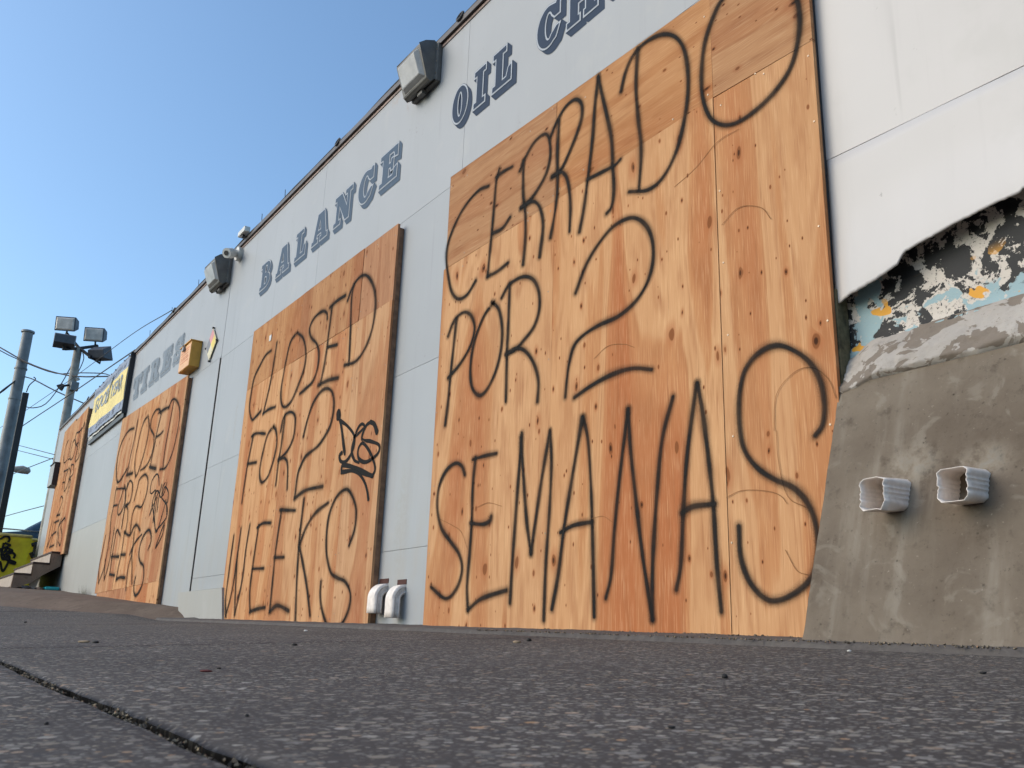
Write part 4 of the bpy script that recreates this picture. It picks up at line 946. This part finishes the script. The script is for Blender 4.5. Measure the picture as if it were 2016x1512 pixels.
dv = (e-c).normalized(); MB().tube([c, c+dv*.09, c+dv*.10, c+dv*.19], .07, 16, taper=[.045,.05,.062,.058]).build('camera_body', M['white_pl'], sc, True)
MB().tube([c+dv*.191, c+dv*.196], .03, 12).build('lens', M['black'], sc, True)
s2 = thing('security_camera', 'small pale box camera on the roof edge above the round wall camera', 'camera', (-9.7, YW-.03, ZT))
c = onY(479, 484, YW-.05); c.z = ZT+.045
MB().box(c.x-.11, c.x+.13, YW-.10, YW-.03, c.z, c.z+.065).build('housing', M['white_pl'], s2, bevel=.01)
MB().box(c.x-.02, c.x+.02, YW-.08, YW-.05, ZT+.02, c.z).build('bracket', M['black'], s2)

# ------------------------------------------------------------------ downspout stubs and elbows
def corr_ring(w_, h_, amp, side_ribs=4, kw_h=1):
    """closed rectangular ring with corrugated faces, in (a,b)"""
    out = []
    def seg(p, q, nrm, ribs):
        N = ribs*4
        for i in range(N):
            t = i/N; f = .12; tt = (t-f)/(1-2*f)
            d = -amp*(.5-.5*math.cos(tt*ribs*2*math.pi)) if 0 < tt < 1 and ribs > 1 else 0
            r = .12; 
            out.append((p[0]+(q[0]-p[0])*t+nrm[0]*d, p[1]+(q[1]-p[1])*t+nrm[1]*d))
    W2, H2 = w_/2, h_/2; k = .012
    hs = kw_h
    cs = [(-W2+k,-H2),(W2-k,-H2),(W2,-H2+k),(W2,H2-k),(W2-k,H2),(-W2+k,H2),(-W2,H2-k),(-W2,-H2+k)]
    seg(cs[0], cs[1], (0,-1), hs); out.append(cs[1]); seg(cs[2], cs[3], (1,0), side_ribs); out.append(cs[3]); seg(cs[4], cs[5], (0,1), hs); out.append(cs[5]); seg(cs[6], cs[7], (-1,0), side_ribs); out.append(cs[7])
    return out
def sweep_ring(name, frames, mat, parent, thick=.0022):
    n = len(frames[0]); vs = [v for f in frames for v in f]
    fs = [(i*n+k, (i+1)*n+k, (i+1)*n+(k+1)%n, i*n+(k+1)%n) for i in range(len(frames)-1) for k in range(n)]
    o = mesh(name, vs, fs, mat, parent, True); m = o.modifiers.new('s', 'SOLIDIFY'); m.thickness = thick; m.offset = 0
    try: o.data.set_sharp_from_angle(angle=R_(50))
    except Exception: pass
    return o
def stub(lab, xc, zc_, w_, h_, y_in, y_out, tilt, seed):
    t = thing('drain_stub', lab, 'drain pipe', (xc, y_in, zc_), 'cut downspout stubs in the sloping base')
    rg = corr_ring(w_, h_, .0032); fr = []
    for i in range(7):
        f = i/6; f2 = []
        for (a, b) in rg:
            y = y_in + (y_out-y_in)*f
            if i == 6: y += .004*mnoise.noise(Vector((a*90, b*90, seed))) + .012*(b/h_)
            if i >= 4: k = (i-3)*.002; a2 = a + k*mnoise.noise(Vector((b*60, seed, 0))); b2 = b + k*1.5*mnoise.noise(Vector((a*60, seed, 5)))
            else: a2, b2 = a, b
            f2.append((xc+a2, y, zc_+b2 + tilt*f))
        fr.append(f2)
    sweep_ring('pipe', fr, M['pipe'], t, .0018)
    return t
stub('left one of two cut-off white ribbed downspout stubs in the sloping concrete', -1.607, .500, .083, .100, 2.66, 2.462, -.012, 3)
stub('right one of two cut-off white ribbed downspout stubs in the sloping concrete', -1.358, .497, .090, .098, 2.66, 2.475, -.010, 8)
def elbow(lab, x0, x1, ztop, zbot, yo):
    t = thing('drain_elbow', lab, 'drain pipe', ((x0+x1)/2, YW, zbot), 'white downspout elbows')
    xc = (x0+x1)/2; rg = corr_ring(x1-x0, .062, .009, side_ribs=3); fr = []
    R0 = .065; cyc, czc = YW+.005, ztop-.035-R0-.0       # centre of bend
    path = []
    for i in range(13):
        a = R_(90*i/12); path.append((cyc - math.sin(a)*R0*1.0, czc + math.cos(a)*R0, a, i))
    for j in range(1, 4): path.append((cyc-R0, czc - (czc-zbot)*j/3, R_(90), 12+j))
    for y, z, a, i in path:
        nz_, ny_ = math.cos(a), -math.sin(a)      # outward direction of the bend in (z,y)
        f = []
        for (p, q) in rg:
            cr_ = (.018 if i % 2 and 0 < i < 13 and q < .02 else 0)
            f.append((xc+p*(1-cr_*4), y + ny_*(q), z + nz_*(q)))
        fr.append(f)
    sweep_ring('pipe', fr, M['pipe'], t, .002)
    MB().box(x0-.01, x1+.004, YW-.003, YW-.0005, ztop-.002, ztop+.03).build('slot', simple('rusty_slot', (.06,.02,.015), .9), t)
    return t
elbow('white downspout elbow nearer the CLOSED boarding, leaving a rusty slot', -5.545, -5.425, .375, .178, 2.7)
elbow('white downspout elbow nearer the CERRADO boarding, casting a shadow on the wall', -5.285, -5.175, .360, .148, 2.65)

# ------------------------------------------------------------------ stairs at the far end
XS = -18.7
stp = thing('concrete_steps', 'concrete steps with pale risers rising to the farthest boarded doorway', 'steps', (XS-.9, 2.3, .72))
xw = 2.75
ys_ = [2.005, 2.285, 2.56, YW-.03]; zs_ = [.985, 1.20, 1.415]
for i in range(3):
    MB().box(XS-xw, XS, ys_[i]-.012, ys_[i+1]-.012, zs_[i]-.035, zs_[i]).build('tread', M['tread'], stp, bevel=.003)
    MB().box(XS-xw+.01, XS-.012, ys_[i], ys_[i]+.02, zs_[i]-.24, zs_[i]-.037).build('riser', M['riser'], stp)
poly = [(1.99,.70),(2.03,.70),(2.30,.82),(2.44,.95),(2.74,1.15),(2.74,1.375),(2.56,1.375),(2.56,1.163),(2.285,1.163),(2.285,.948),(2.02,.948),(2.0,.948)]
MB().prism([(XS-.10, a, b) for a, b in poly], (.09, 0, 0)).build('side_wall', M['step'], stp, bevel=.004)
MB().prism([(XS-xw, a, b) for a, b in poly], (.09, 0, 0)).build('side_wall', M['step'], stp, bevel=.004)
MB().box(XS-xw+.09, XS-.11, 2.025, YW-.03, .66, .70).build('under_step_shade', M['gap'], stp)  # near-black slab: the shade in the hollow under the steps, put into its colour
mb = MB(); mb.prism([(XS-.16, a, b) for a, b in [(2.30,.70),(2.40,.70),(2.46,.955),(2.29,.82)]], (.03,0,0)); tag(mb.build('leaning_board', M['riser']), 'pale board propped in the shadow beneath the concrete steps', 'board')
c = onX(100, 1153.5, -18.6); tl = MB(); tl.box(-18.75, -18.45, c.y-.10, c.y+.13, ground(-18.6, 2.6)-.005, ground(-18.6,2.6)+.055)
tag(tl.build('plastic_tray', M['teal'], bevel=.015, loc=(-18.6, c.y, .72)), 'turquoise plastic tray lying on the ground under the steps', 'tray')
for k, (px, py, s, m) in enumerate([(52,1153,.10,'black'),(63,1154,.09,'black'),(76,1152,.08,'step'),(83,1149,.07,'black'),(58,1156,.03,'white_pl')]):
    c = onX(px, py, XS+.12); mb = MB(); gz = ground(c.x, c.y); pts = []
    for i in range(14):
        v = Vector((random.uniform(-1,1), random.uniform(-1,1), random.uniform(-.2,.9))); v.normalize(); pts.append(c.xy.to_3d()*1 + Vector((v.x*s, v.y*s*1.1, gz + max(0, v.z)*s*.6)))
    bm = bmesh.new(); [bm.verts.new(p) for p in pts]; bmesh.ops.convex_hull(bm, input=bm.verts); me = bpy.data.meshes.new('rubbish'); bm.to_mesh(me); bm.free(); me.materials.append(M[m])
    o = bpy.data.objects.new('rubbish_bag' if m == 'black' else 'rubbish', me); C.objects.link(o)
    tag(o, ['dark rubbish lump leftmost at the foot of the steps','second dark rubbish lump from the left at the foot of the steps','brown rubble lump under the steps','dark rubbish lump beside the turquoise tray','small white scrap among the rubbish under the steps'][k], 'rubbish', 'rubbish below the steps')
# ------------------------------------------------------------------ yellow skips and car
def skip(lab, px_r, px_top, X, W, depth, H, zg, tagst=None):
    """tapered open skip; near face looks down the street towards the camera"""
    r = onX(px_r, px_top, X); y1 = r.y; zt_ = r.z; y0 = y1-W; zb_ = zt_-H
    t = thing('skip_bin', lab, 'bin', (X-depth/2, (y0+y1)/2, zb_), 'yellow skip bins beyond the steps')
    tp_ = .12
    P = [(X,y0,zt_),(X,y1,zt_),(X-depth,y1,zt_),(X-depth,y0,zt_)]; Q = [(X-.10,y0+tp_,zb_),(X-.10,y1-tp_,zb_),(X-depth+.1,y1-tp_,zb_),(X-depth+.1,y0+tp_,zb_)]
    o = mesh('body', P+Q, [(0,4,5,1),(1,5,6,2),(2,6,7,3),(3,7,4,0),(4,7,6,5)], M['bin'], t, bevel=.03); m = o.modifiers.new('s', 'SOLIDIFY'); m.thickness = .02
    mb = MB()
    for a, b in ((0,1),(1,2),(2,3),(3,0)): mb.tube([P[a], P[b]], .035, 8)
    mb.build('rim', M['bin_rim'], t, True)
    mb = MB()
    for f in (.0, 1.): 
        yy = y0+.0+ (y1-y0)*f; mb.prism([(X+.0, yy-.03, zt_-.05), (X+.0, yy+.03, zt_-.05), (X-.09, yy+(tp_ if f == 0 else -tp_)+.03, zb_+.02), (X-.09, yy+(tp_ if f == 0 else -tp_)-.03, zb_+.02)], (-.03, 0, 0))
    mb.build('corner_post', M['bin'], t)
    return t, X
sk, SX = skip('near yellow skip bin with a black graffiti tag on its end', 62, 1057, -22.9, 2.2, 1.8, 1.5, .9)
def onskip(px, py):
    d = ray(px, py); n = Vector((1,0,-.0667)); k = (SX+.012-.0 - 0)/ (d.x); p = d*k
    # sloped face: x = SX - .1*(zt-z)/H
    for _ in range(4):
        xx = SX + .03 - .10*(SKZ-p.z)/1.5; p = d*(xx/d.x)
    return p
SKZ = onX(62, 1057, SX).z
Vv, Ff, Uu = [], [], []
for s in [[(0,420),(90,370),(160,365),(190,420),(160,480)],[(80,490),(30,700),(120,620),(60,560)],[(90,490),(200,540),(120,580),(240,640),(200,700),(110,650)],[(160,640),(290,720),(270,800)],[(100,700),(190,780),(60,820),(20,700)],[(0,850),(60,1050),(190,790),(60,800),(290,870),(280,910),(180,880)],[(0,600),(40,700),(100,760)]]:
    pts = smooth_path([onskip(a/10.08, 1020+b/10.08) for a, b in s]); n0 = len(Vv); hw = .045
    for i, p in enumerate(pts):
        a = pts[max(i-1,0)]; b = pts[min(i+1,len(pts)-1)]; d = (b-a).normalized(); nn = Vector((0, -d.z, d.y)).normalized()
        for s2_, uu in ((-1,-1.),(0,0.),(1,1.)): q = p+nn*s2_*hw; Vv.append(tuple(q)); Uu.append((uu, 0))
    for i in range(len(pts)-1): a = n0+i*3; Ff += [(a,a+1,a+4,a+3),(a+1,a+2,a+5,a+4)]
mesh('tag_lettering', Vv, Ff, M['marker'], sk, uvs=Uu)
sk2, X2 = skip('second yellow skip bin half hidden between the near skip and the building corner', 82, 1064, -25.6+.0, 1.1, .9, 1.2, 1.)
mb = MB(); r = onX(70, 1085, X2+.04)
for (a0, b0), (a1, b1) in [((66,1068),(72,1082)),((72,1082),(66,1092)),((62,1073),(75,1070)),((70,1073),(68,1088)),((60,1088),(64,1098))]:
    p, q = onX(a0, b0, X2-.01), onX(a1, b1, X2-.04); mb.tube([p+Vector((.02,0,0)), q+Vector((.03,0,0))], .05, 5)
mb.build('tag_lettering', M['black'], sk2)
# car, seen over the skips, nose to the left
CXc = -27.6; gc = 1.15
nose = onX(-62, 1052, CXc+.9).y
car = thing('parked_car', 'dark blue car parked beyond the yellow skips behind the building corner', 'car', (CXc, nose+2.3, gc))
KH = 1.2
prof = [(0,.45),(.02,.80),(.25,.98),(1.15,1.10),(1.25,1.14),(2.05,1.62),(2.6,1.74),(3.5,1.72),(4.2,1.55),(4.55,1.15),(4.6,.5),(4.5,.35),(.1,.35)]
prof = [(a, b*KH) for a, b in prof]
def cw(z):
    z = z/KH; return .92 if z < 1.15 else .92-.20*(z-1.15)/.6
mbv = []; nP = len(prof)
for s in (1, -1): mbv += [(CXc+s*cw(z), nose+y, gc+z) for y, z in prof]
tri = tessellate_polygon([[Vector((0, y, z)) for y, z in prof]])
mesh('body', mbv, [tuple(t_) for t_ in tri]+[tuple(i+nP for i in reversed(t_)) for t_ in tri]+[(i, i+nP, (i+1)%nP+nP, (i+1)%nP) for i in range(nP)], M['car'], car, bevel=.04)
for s in (1, -1):
    xx = CXc+s*.86
    MB().prism([(CXc+s*(cw(z*KH)+.006), nose+y, gc+z*KH) for y, z in [(1.42,1.17),(2.08,1.54),(2.75,1.62),(2.75,1.17)]], (s*.004,0,0)).build('side_window', M['glass'], car)
    MB().prism([(CXc+s*(cw(z*KH)+.006), nose+y, gc+z*KH) for y, z in [(2.82,1.17),(2.82,1.62),(3.5,1.60),(4.0,1.48),(4.25,1.17)]], (s*.004,0,0)).build('side_window', M['glass'], car)
    MB().box(CXc+s*.925-.006, CXc+s*.925+.006, nose+.3, nose+4.3, gc+1.105*KH, gc+1.135*KH).build('waist_trim', M['chrome'], car)
    for yw in (.9, 3.7):
        w_ = MB().tube([(CXc+s*.74, nose+yw, gc+.33), (CXc+s*.95, nose+yw, gc+.33)], .33, 20).build('wheel', M['rubber'], car, True)
        MB().tube([(CXc+s*.952, nose+yw, gc+.33), (CXc+s*.958, nose+yw, gc+.33)], .2, 14).build('rim', M['chrome'], car)
    MB().box(CXc+s*.55-.16, CXc+s*.55+.16, nose+.03, nose+.09, gc+.72, gc+.86).build('headlight', M['lens'], car, bevel=.02)
MB().prism([(CXc-.70, nose+1.33, gc+1.19*KH), (CXc+.70, nose+1.33, gc+1.19*KH), (CXc+.62, nose+2.0, gc+1.60*KH), (CXc-.62, nose+2.0, gc+1.60*KH)], (0,-.008,.012)).build('windscreen', M['glass'], car)

# ------------------------------------------------------------------ poles, floodlights, wires
PX = -26.
def pole(lab, ptop, pmid, X, r, mat, name='steel_pole', cat='pole'):
    t = onX(*ptop, X); gz = ground(max(X, -23.9), 1.5) + .05*max(0, -X-23.9)
    p = thing(name, lab, cat, (X, t.y, gz)); return p, t, gz
p1, t1, gz1 = pole('tall capped grey steel utility pole at the left edge', (55,655), None, PX, .13, M['steel'])
MB().tube([(PX, t1.y, gz1-.3), (PX, t1.y, t1.z)], .15, 20, taper=[.165,.132]).build('shaft', M['steel'], p1, True)
MB().tube([(PX, t1.y, t1.z-.005), (PX, t1.y, t1.z+.045)], .165, 20).build('cap', M['steel'], p1, True)
mb = MB()
for py in (728, 790, 1010): z = onX(45, py, PX).z; mb.tube([(PX, t1.y, z), (PX, t1.y, z+.035)], .158 if py < 900 else .168, 20)
mb.build('band', M['steel'], p1, True)
z = onX(10, 1000, PX).z; MB().box(PX+.10, PX+.20, t1.y-.09, t1.y+.03, z-.12, z+.05).build('junction_box', M['black'], p1, bevel=.01)
a = onX(-6, 778, PX+.1); b = onX(31, 749, PX+.1); tag(MB().tube([a, a.lerp(b,.35), b], .03, 6, taper=[.02,.032,.018]).build('cable_strut', M['black'], loc=tuple(a)), 'short black sleeve cable running into the tall steel pole from the left', 'cable')
p2, t2, gz2 = pole('dark square post standing close behind the tall steel pole', (46,773), None, PX+.5, .1, M['black'], 'dark_post', 'post')
MB().box(t2.x-.06, t2.x+.06, t2.y-.02, t2.y+.13, gz2-.2, t2.z).build('shaft', M['black'], p2, bevel=.01)
# street lamp head far away
XL2 = -44.; h_ = onX(36, 925, XL2)
sl = thing('street_lamp', 'distant street lamp head on a thin arm just right of the tall pole', 'lamp', (XL2, h_.y-1.5, 2.))
MB().tube([(XL2, h_.y-1.6, 1.6), (XL2, h_.y-1.6, h_.z-.2), (XL2, h_.y-1.3, h_.z+.02), (XL2, h_.y-.3, h_.z)], .07, 8, taper=[.10,.07,.05,.04]).build('pole_and_arm', M['steel'], sl, True)
MB().tube([(XL2, h_.y-.38, h_.z-.02), (XL2, h_.y-.2, h_.z+.0), (XL2, h_.y+.15, h_.z+.03), (XL2, h_.y+.42, h_.z-.01), (XL2, h_.y+.48, h_.z-.03)], .1, 12, taper=[.05,.12,.18,.14,.04]).build('lamp_head', simple('beige_lamp_head', (.32,.27,.22), .6), sl, True)
# floodlight mast behind the building corner
FX = -24.; mt = onX(154, 686, FX)
fm = thing('floodlight_mast', 'pale pole carrying four floodlights on crossed black arms behind the building corner', 'floodlight', (FX, mt.y, .9))
MB().tube([(FX, mt.y, .7), (FX, mt.y, mt.z)], .1, 16, taper=[.13,.095]).build('shaft', M['pole_pale'], fm, True)
arms = {'a': [(130,655),(180,700)], 'b': [(138,685),(192,680)]}
hub = onX(154, 684, FX+.05)
ends = []
for nm, (pa, pb_) in arms.items():
    if nm == 'a': A_, B_ = onX(*pa, FX-.75), onX(*pb_, FX+.75)
    else: A_, B_ = onX(*pa, FX+.75), onX(*pb_, FX-.75)
    A_.z = mt.z + .03; B_.z = mt.z+.03
    ends += [A_, B_]
# crossed arms, level, meeting over the mast head
mb = MB(); L = .78
armdirs = [Vector((-.78,-.62,0)), Vector((.78,.62,0)), Vector((.62,-.78,0)), Vector((-.62,.78,0))]
mb.tube([Vector((FX,mt.y,mt.z))+armdirs[0]*L, Vector((FX,mt.y,mt.z))+armdirs[1]*L], .035, 8); mb.tube([Vector((FX,mt.y,mt.z+.02))+armdirs[2]*L, Vector((FX,mt.y,mt.z+.02))+armdirs[3]*L], .035, 8)
def flood(px, py, depthX, yaw, pitch, warm, armend):
    c = onX(px, py, depthX); f = bpy.data.objects.new('floodlight', None); link(f, fm); f.location = c-Vector(fm.location)
    R = Matrix.Rotation(yaw, 3, 'Z') @ Matrix.Rotation(pitch, 3, 'X')
    def T(v): return c + R @ Vector(v)
    w, h = .25, .19
    fr = [(-w,-.16,-h),(w,-.16,-h),(w,-.16,h),(-w,-.16,h)]; bk = [(-w*.92,.16,-h*.35),(w*.92,.16,-h*.35),(w*.92,.13,h*.75),(-w*.92,.13,h*.75)]
    MB().add([T(v) for v in fr+bk], [(0,1,2,3),(7,6,5,4),(0,4,5,1),(1,5,6,2),(2,6,7,3),(3,7,4,0)]).build('housing', M['lamp_body2'], f, bevel=.012)
    q = [(-w+.03,-.165,-h+.03),(w-.03,-.165,-h+.03),(w-.03,-.165,h-.03),(-w+.03,-.165,h-.03)]; q2 = [(-w+.06,-.185,-h+.06),(w-.06,-.185,-h+.06),(w-.06,-.185,h-.06),(-w+.06,-.185,h-.06)]
    MB().add([T(v) for v in q+q2], [(4,5,6,7),(0,1,5,4),(1,2,6,5),(2,3,7,6),(3,0,4,7)]).build('lens', M['lens_warm'], f)
    MB().tube([T((0,0,-h*.7)), T((0,.02,-h*1.2)), armend], .025, 6).build('knuckle', M['black'], f)
mb.build('cross_arms', M['black'], fm)
mtv = Vector((FX, mt.y, mt.z)); e0, e1, e2, e3 = [mtv+d*L for d in armdirs]
yf = R_(62)
flood(133, 640, FX-.3, yf, R_(8), 1, onX(130,657,FX-.3))
flood(189, 661, FX-.3, yf, R_(8), 1, onX(191,680,FX-.3))
flood(127, 671, FX+.3, yf+R_(200), R_(-10), 0, onX(129,688,FX+.3))
flood(196, 698, FX+.3, yf+R_(160), R_(-25), 0, onX(178,703,FX+.3))
MB().tube([onX(131,656,FX-.3), mtv+Vector((0,0,.03)), onX(179,703,FX+.3)], .04, 8).tube([onX(128,687,FX+.3), mtv, onX(192,681,FX-.3)], .04, 8).build('cross_arms', M['black'], fm)
for o in list(fm.children):
    if o.name == 'cross_arms': bpy.data.objects.remove(o, do_unlink=True)
for o in fm.children:
    if o.name.startswith('cross_arms'): o.name = 'cross_arms'
z1 = onX(140,762,FX).z
MB().box(FX+.10, FX+.22, mt.y-.04, mt.y+.14, z1-.12, z1+.10).build('junction_box', M['steel'], fm, bevel=.01)
MB().tube([onX(136,758,FX+.1), onX(124,760,FX+.12)], .03, 6).tube([onX(125,758,FX+.12), onX(117,764,FX+.12)], .08, 10, taper=[.05,.10]).build('sensor', M['black'], fm, True)
MB().tube([onX(152,744,FX+.1), onX(154,749,FX+.1)], .05, 8).build('insulator', M['white_pl'], fm)

def wire(lab, pts, X, r=.012, grp='overhead cables on the left'):
    P = []
    for i, q in enumerate(pts):
        x = X if not isinstance(X, (list, tuple)) else X[0]+(X[1]-X[0])*i/(len(pts)-1)
        P.append(onX(q[0], q[1], x))
    P = smooth_path(P, step=.4); o = MB().tube(P, r, 6).build('overhead_cable', M['wire'], smooth=True, loc=tuple(P[0])); tag(o, lab, 'cable', grp); return o
wire('upper of the two slack cables crossing between the tall pole and the banner roof', [(-30,670),(0,684),(50,712),(100,731),(150,741),(213,741)], [-27,-23], .018)
wire('lower of the two slack cables, passing in front of the floodlight mast', [(-30,664),(0,690),(60,718),(110,735),(150,734),(200,735),(216,739)], [-27,-23], .014)
wire('curved slack cable hanging between the mast and the tall pole', [(145,712),(118,760),(90,795),(65,803),(48,800)], [FX,PX], .013)
wire('straight cable running down right from the tall pole past the mast', [(50,742),(68,748),(110,770),(165,794)], [PX,-24.2], .016)
wire('kinked short cable beside the dark post top', [(52,772),(58,758),(70,747),(66,742)], [PX,PX], .014)
wire('long straight cable climbing right to the corner of the banner', [(-20,886),(38,843),(131,781),(210,727),(266,689)], [-30,-15.3], .012)
wire('thin long cable climbing to the roof edge above the TIRES lettering', [(-20,856),(45,812),(152,738),(260,658),(338,611)], [-30,-13.2], .007)
wire('upper of two thin cables reaching the building end from the street lamp', [(30,875),(107,895)], [-30,-22.4], .010)
wire('lower of two thin cables reaching the building end from the street lamp', [(28,885),(104,904)], [-30,-22.4], .010)
wire('thin cable from the street lamp up to the building end', [(10,940),(50,923),(104,902)], [-30,-22.4], .010)
wire('low thin cable meeting the building end above the car', [(-10,1022),(40,1008),(86,996)], [-30,-22.4], .010)
wire('looped feed cable beside the floodlight mast head', [(162,691),(165,705),(160,720),(152,736)], [FX,FX], .012)

# ------------------------------------------------------------------ small things on the pavement
def gpt(px, py):
    d = ray(px, py); t = -.11/(d.z+.0134*d.x-.048*d.y); p = d*t; p.z = walk(p.x, p.y); return p
def pebble(name, lab, cat, px, py, s, mat, flat=.6, long=1.):
    c = gpt(px, py); bm = bmesh.new(); bmesh.ops.create_icosphere(bm, subdivisions=2, radius=s)
    for v in bm.verts:
        k = 1+.35*mnoise.noise(v.co*(1.2/s)+Vector((px, py, 0))); v.co = Vector((v.co.x*k*long, v.co.y*k, v.co.z*k*flat))
    me = bpy.data.meshes.new(name); bm.to_mesh(me); bm.free(); me.materials.append(mat); me.polygons.foreach_set('use_smooth', [True]*len(me.polygons))
    o = bpy.data.objects.new(name, me); C.objects.link(o); o.location = (c.x, c.y, c.z+s*flat*.7); o.rotation_euler = (0, 0, random.uniform(0, 3)); tag(o, lab, cat); return o
red = simple('dry_red_leaf', (.13,.025,.02), .7); blk = simple('black_crumb', (.018,.016,.015), .8); tan = simple('tan_stone', (.30,.22,.14), .9)
pebble('leaf_scrap', 'small dark red leaf scrap alone on the mid pavement', 'leaf', 405, 1323, .007, red, .35, 1.6)
pebble('pebble', 'round black pebble on the right half of the pavement, below the S', 'pebble', 1427, 1335, .0055, blk, .8)
pebble('pebble', 'tiny dark crumb just right of the red leaf scrap', 'pebble', 431, 1317, .004, blk, .5)
pebble('pebble', 'black speck on the near pavement left of centre', 'pebble', 486, 1411, .0022, blk, .8)
pebble('pebble', 'black speck on the near pavement right of the joint, nearest the camera', 'pebble', 1322, 1434, .0025, blk, .6, 1.5)
pebble('pebble', 'black speck below the joint at the near left', 'pebble', 91, 1427, .0022, blk, .8)
pebble('pebble', 'dark crumb at the right end of the pavement near the base', 'pebble', 1935, 1327, .006, blk, .5, 1.6)
pebble('litter_scrap', 'pale paper scrap on the pavement in front of the CLOSED boarding', 'litter', 602, 1243, .010, M['white_pl'], .5, 1.5)
pebble('pebble', 'dark brown crumb in front of the left edge of the largest boarding', 'pebble', 580, 1271, .008, blk, .5)
pebble('litter_scrap', 'pale scrap lying beside the dark crumb at the far left pavement', 'litter', 165, 1265, .011, tan, .4, 2.)
pebble('pebble', 'dark crumb at the far left pavement beside the pale scrap', 'pebble', 188, 1266, .009, blk, .5, 1.5)
pebble('pebble', 'dark twig end on the far left pavement below the ramp', 'pebble', 50, 1226, .013, blk, .5, 1.)
pebble('pebble', 'tan stone near the strip under the middle of the largest boarding', 'pebble', 1018, 1266, .010, tan, .5, 1.4)
pebble('pebble', 'dark crumb on the strip edge under the left of the largest boarding', 'pebble', 1041, 1262, .010, blk, .6, 1.2)
pebble('litter_scrap', 'white scrap at the foot of the concrete base', 'litter', 1672, 1283, .006, M['white_pl'], .5, 1.)
mb = MB()
for k in range(520):
    x = random.uniform(-3.6, -.9); y = 2.305 + abs(random.gauss(0, .03)) if random.random() < .6 else random.uniform(2.38, 2.47); r = random.uniform(.0015, .0055)
    if x < -1.9 and y > 2.37: y = random.uniform(2.62, 2.71)
    b = Vector((x, y, walk(x, y)+.016+r*.5)); ang = random.uniform(0, 3); vs = [b+Vector((r*math.cos(ang+a)*random.uniform(.7,1.3), r*math.sin(ang+a)*random.uniform(.7,1.3), 0)) for a in (0,1.57,3.14,4.71)] + [b+Vector((0,0,r*.8)), b-Vector((0,0,r*.8))]
    mb.add(vs, [(0,1,4),(1,2,4),(2,3,4),(3,0,4),(1,0,5),(2,1,5),(3,2,5),(0,3,5)])
tag(mb.build('wall_foot_grit', gm.m), 'loose grit scattered along the strip at the foot of the wall', 'grit', kind='stuff')
# weed tuft at the wall foot beside boarding 3
wp = onY(170, 1168, YW-.02); mb = MB(); wz_ = ground(wp.x, 2.7)
for k in range(46):
    a = random.uniform(0, 6.28); l = random.uniform(.05, .17); x = wp.x+random.uniform(-.35, .25); y = YW-.03-random.uniform(0, .06)
    tpx = Vector((x+math.cos(a)*l*.4, y-abs(math.sin(a))*l*.3, wz_+l)); b0 = Vector((x-.006, y, wz_-.01)); b1_ = Vector((x+.006, y, wz_-.01)); mb.add([b0, b1_, tpx], [(0,1,2)])
tag(mb.build('weed_tuft', M['weed'], loc=(wp.x, YW-.04, wz_)), 'small dark weed tuft at the foot of the wall left of the third boarding', 'weed')
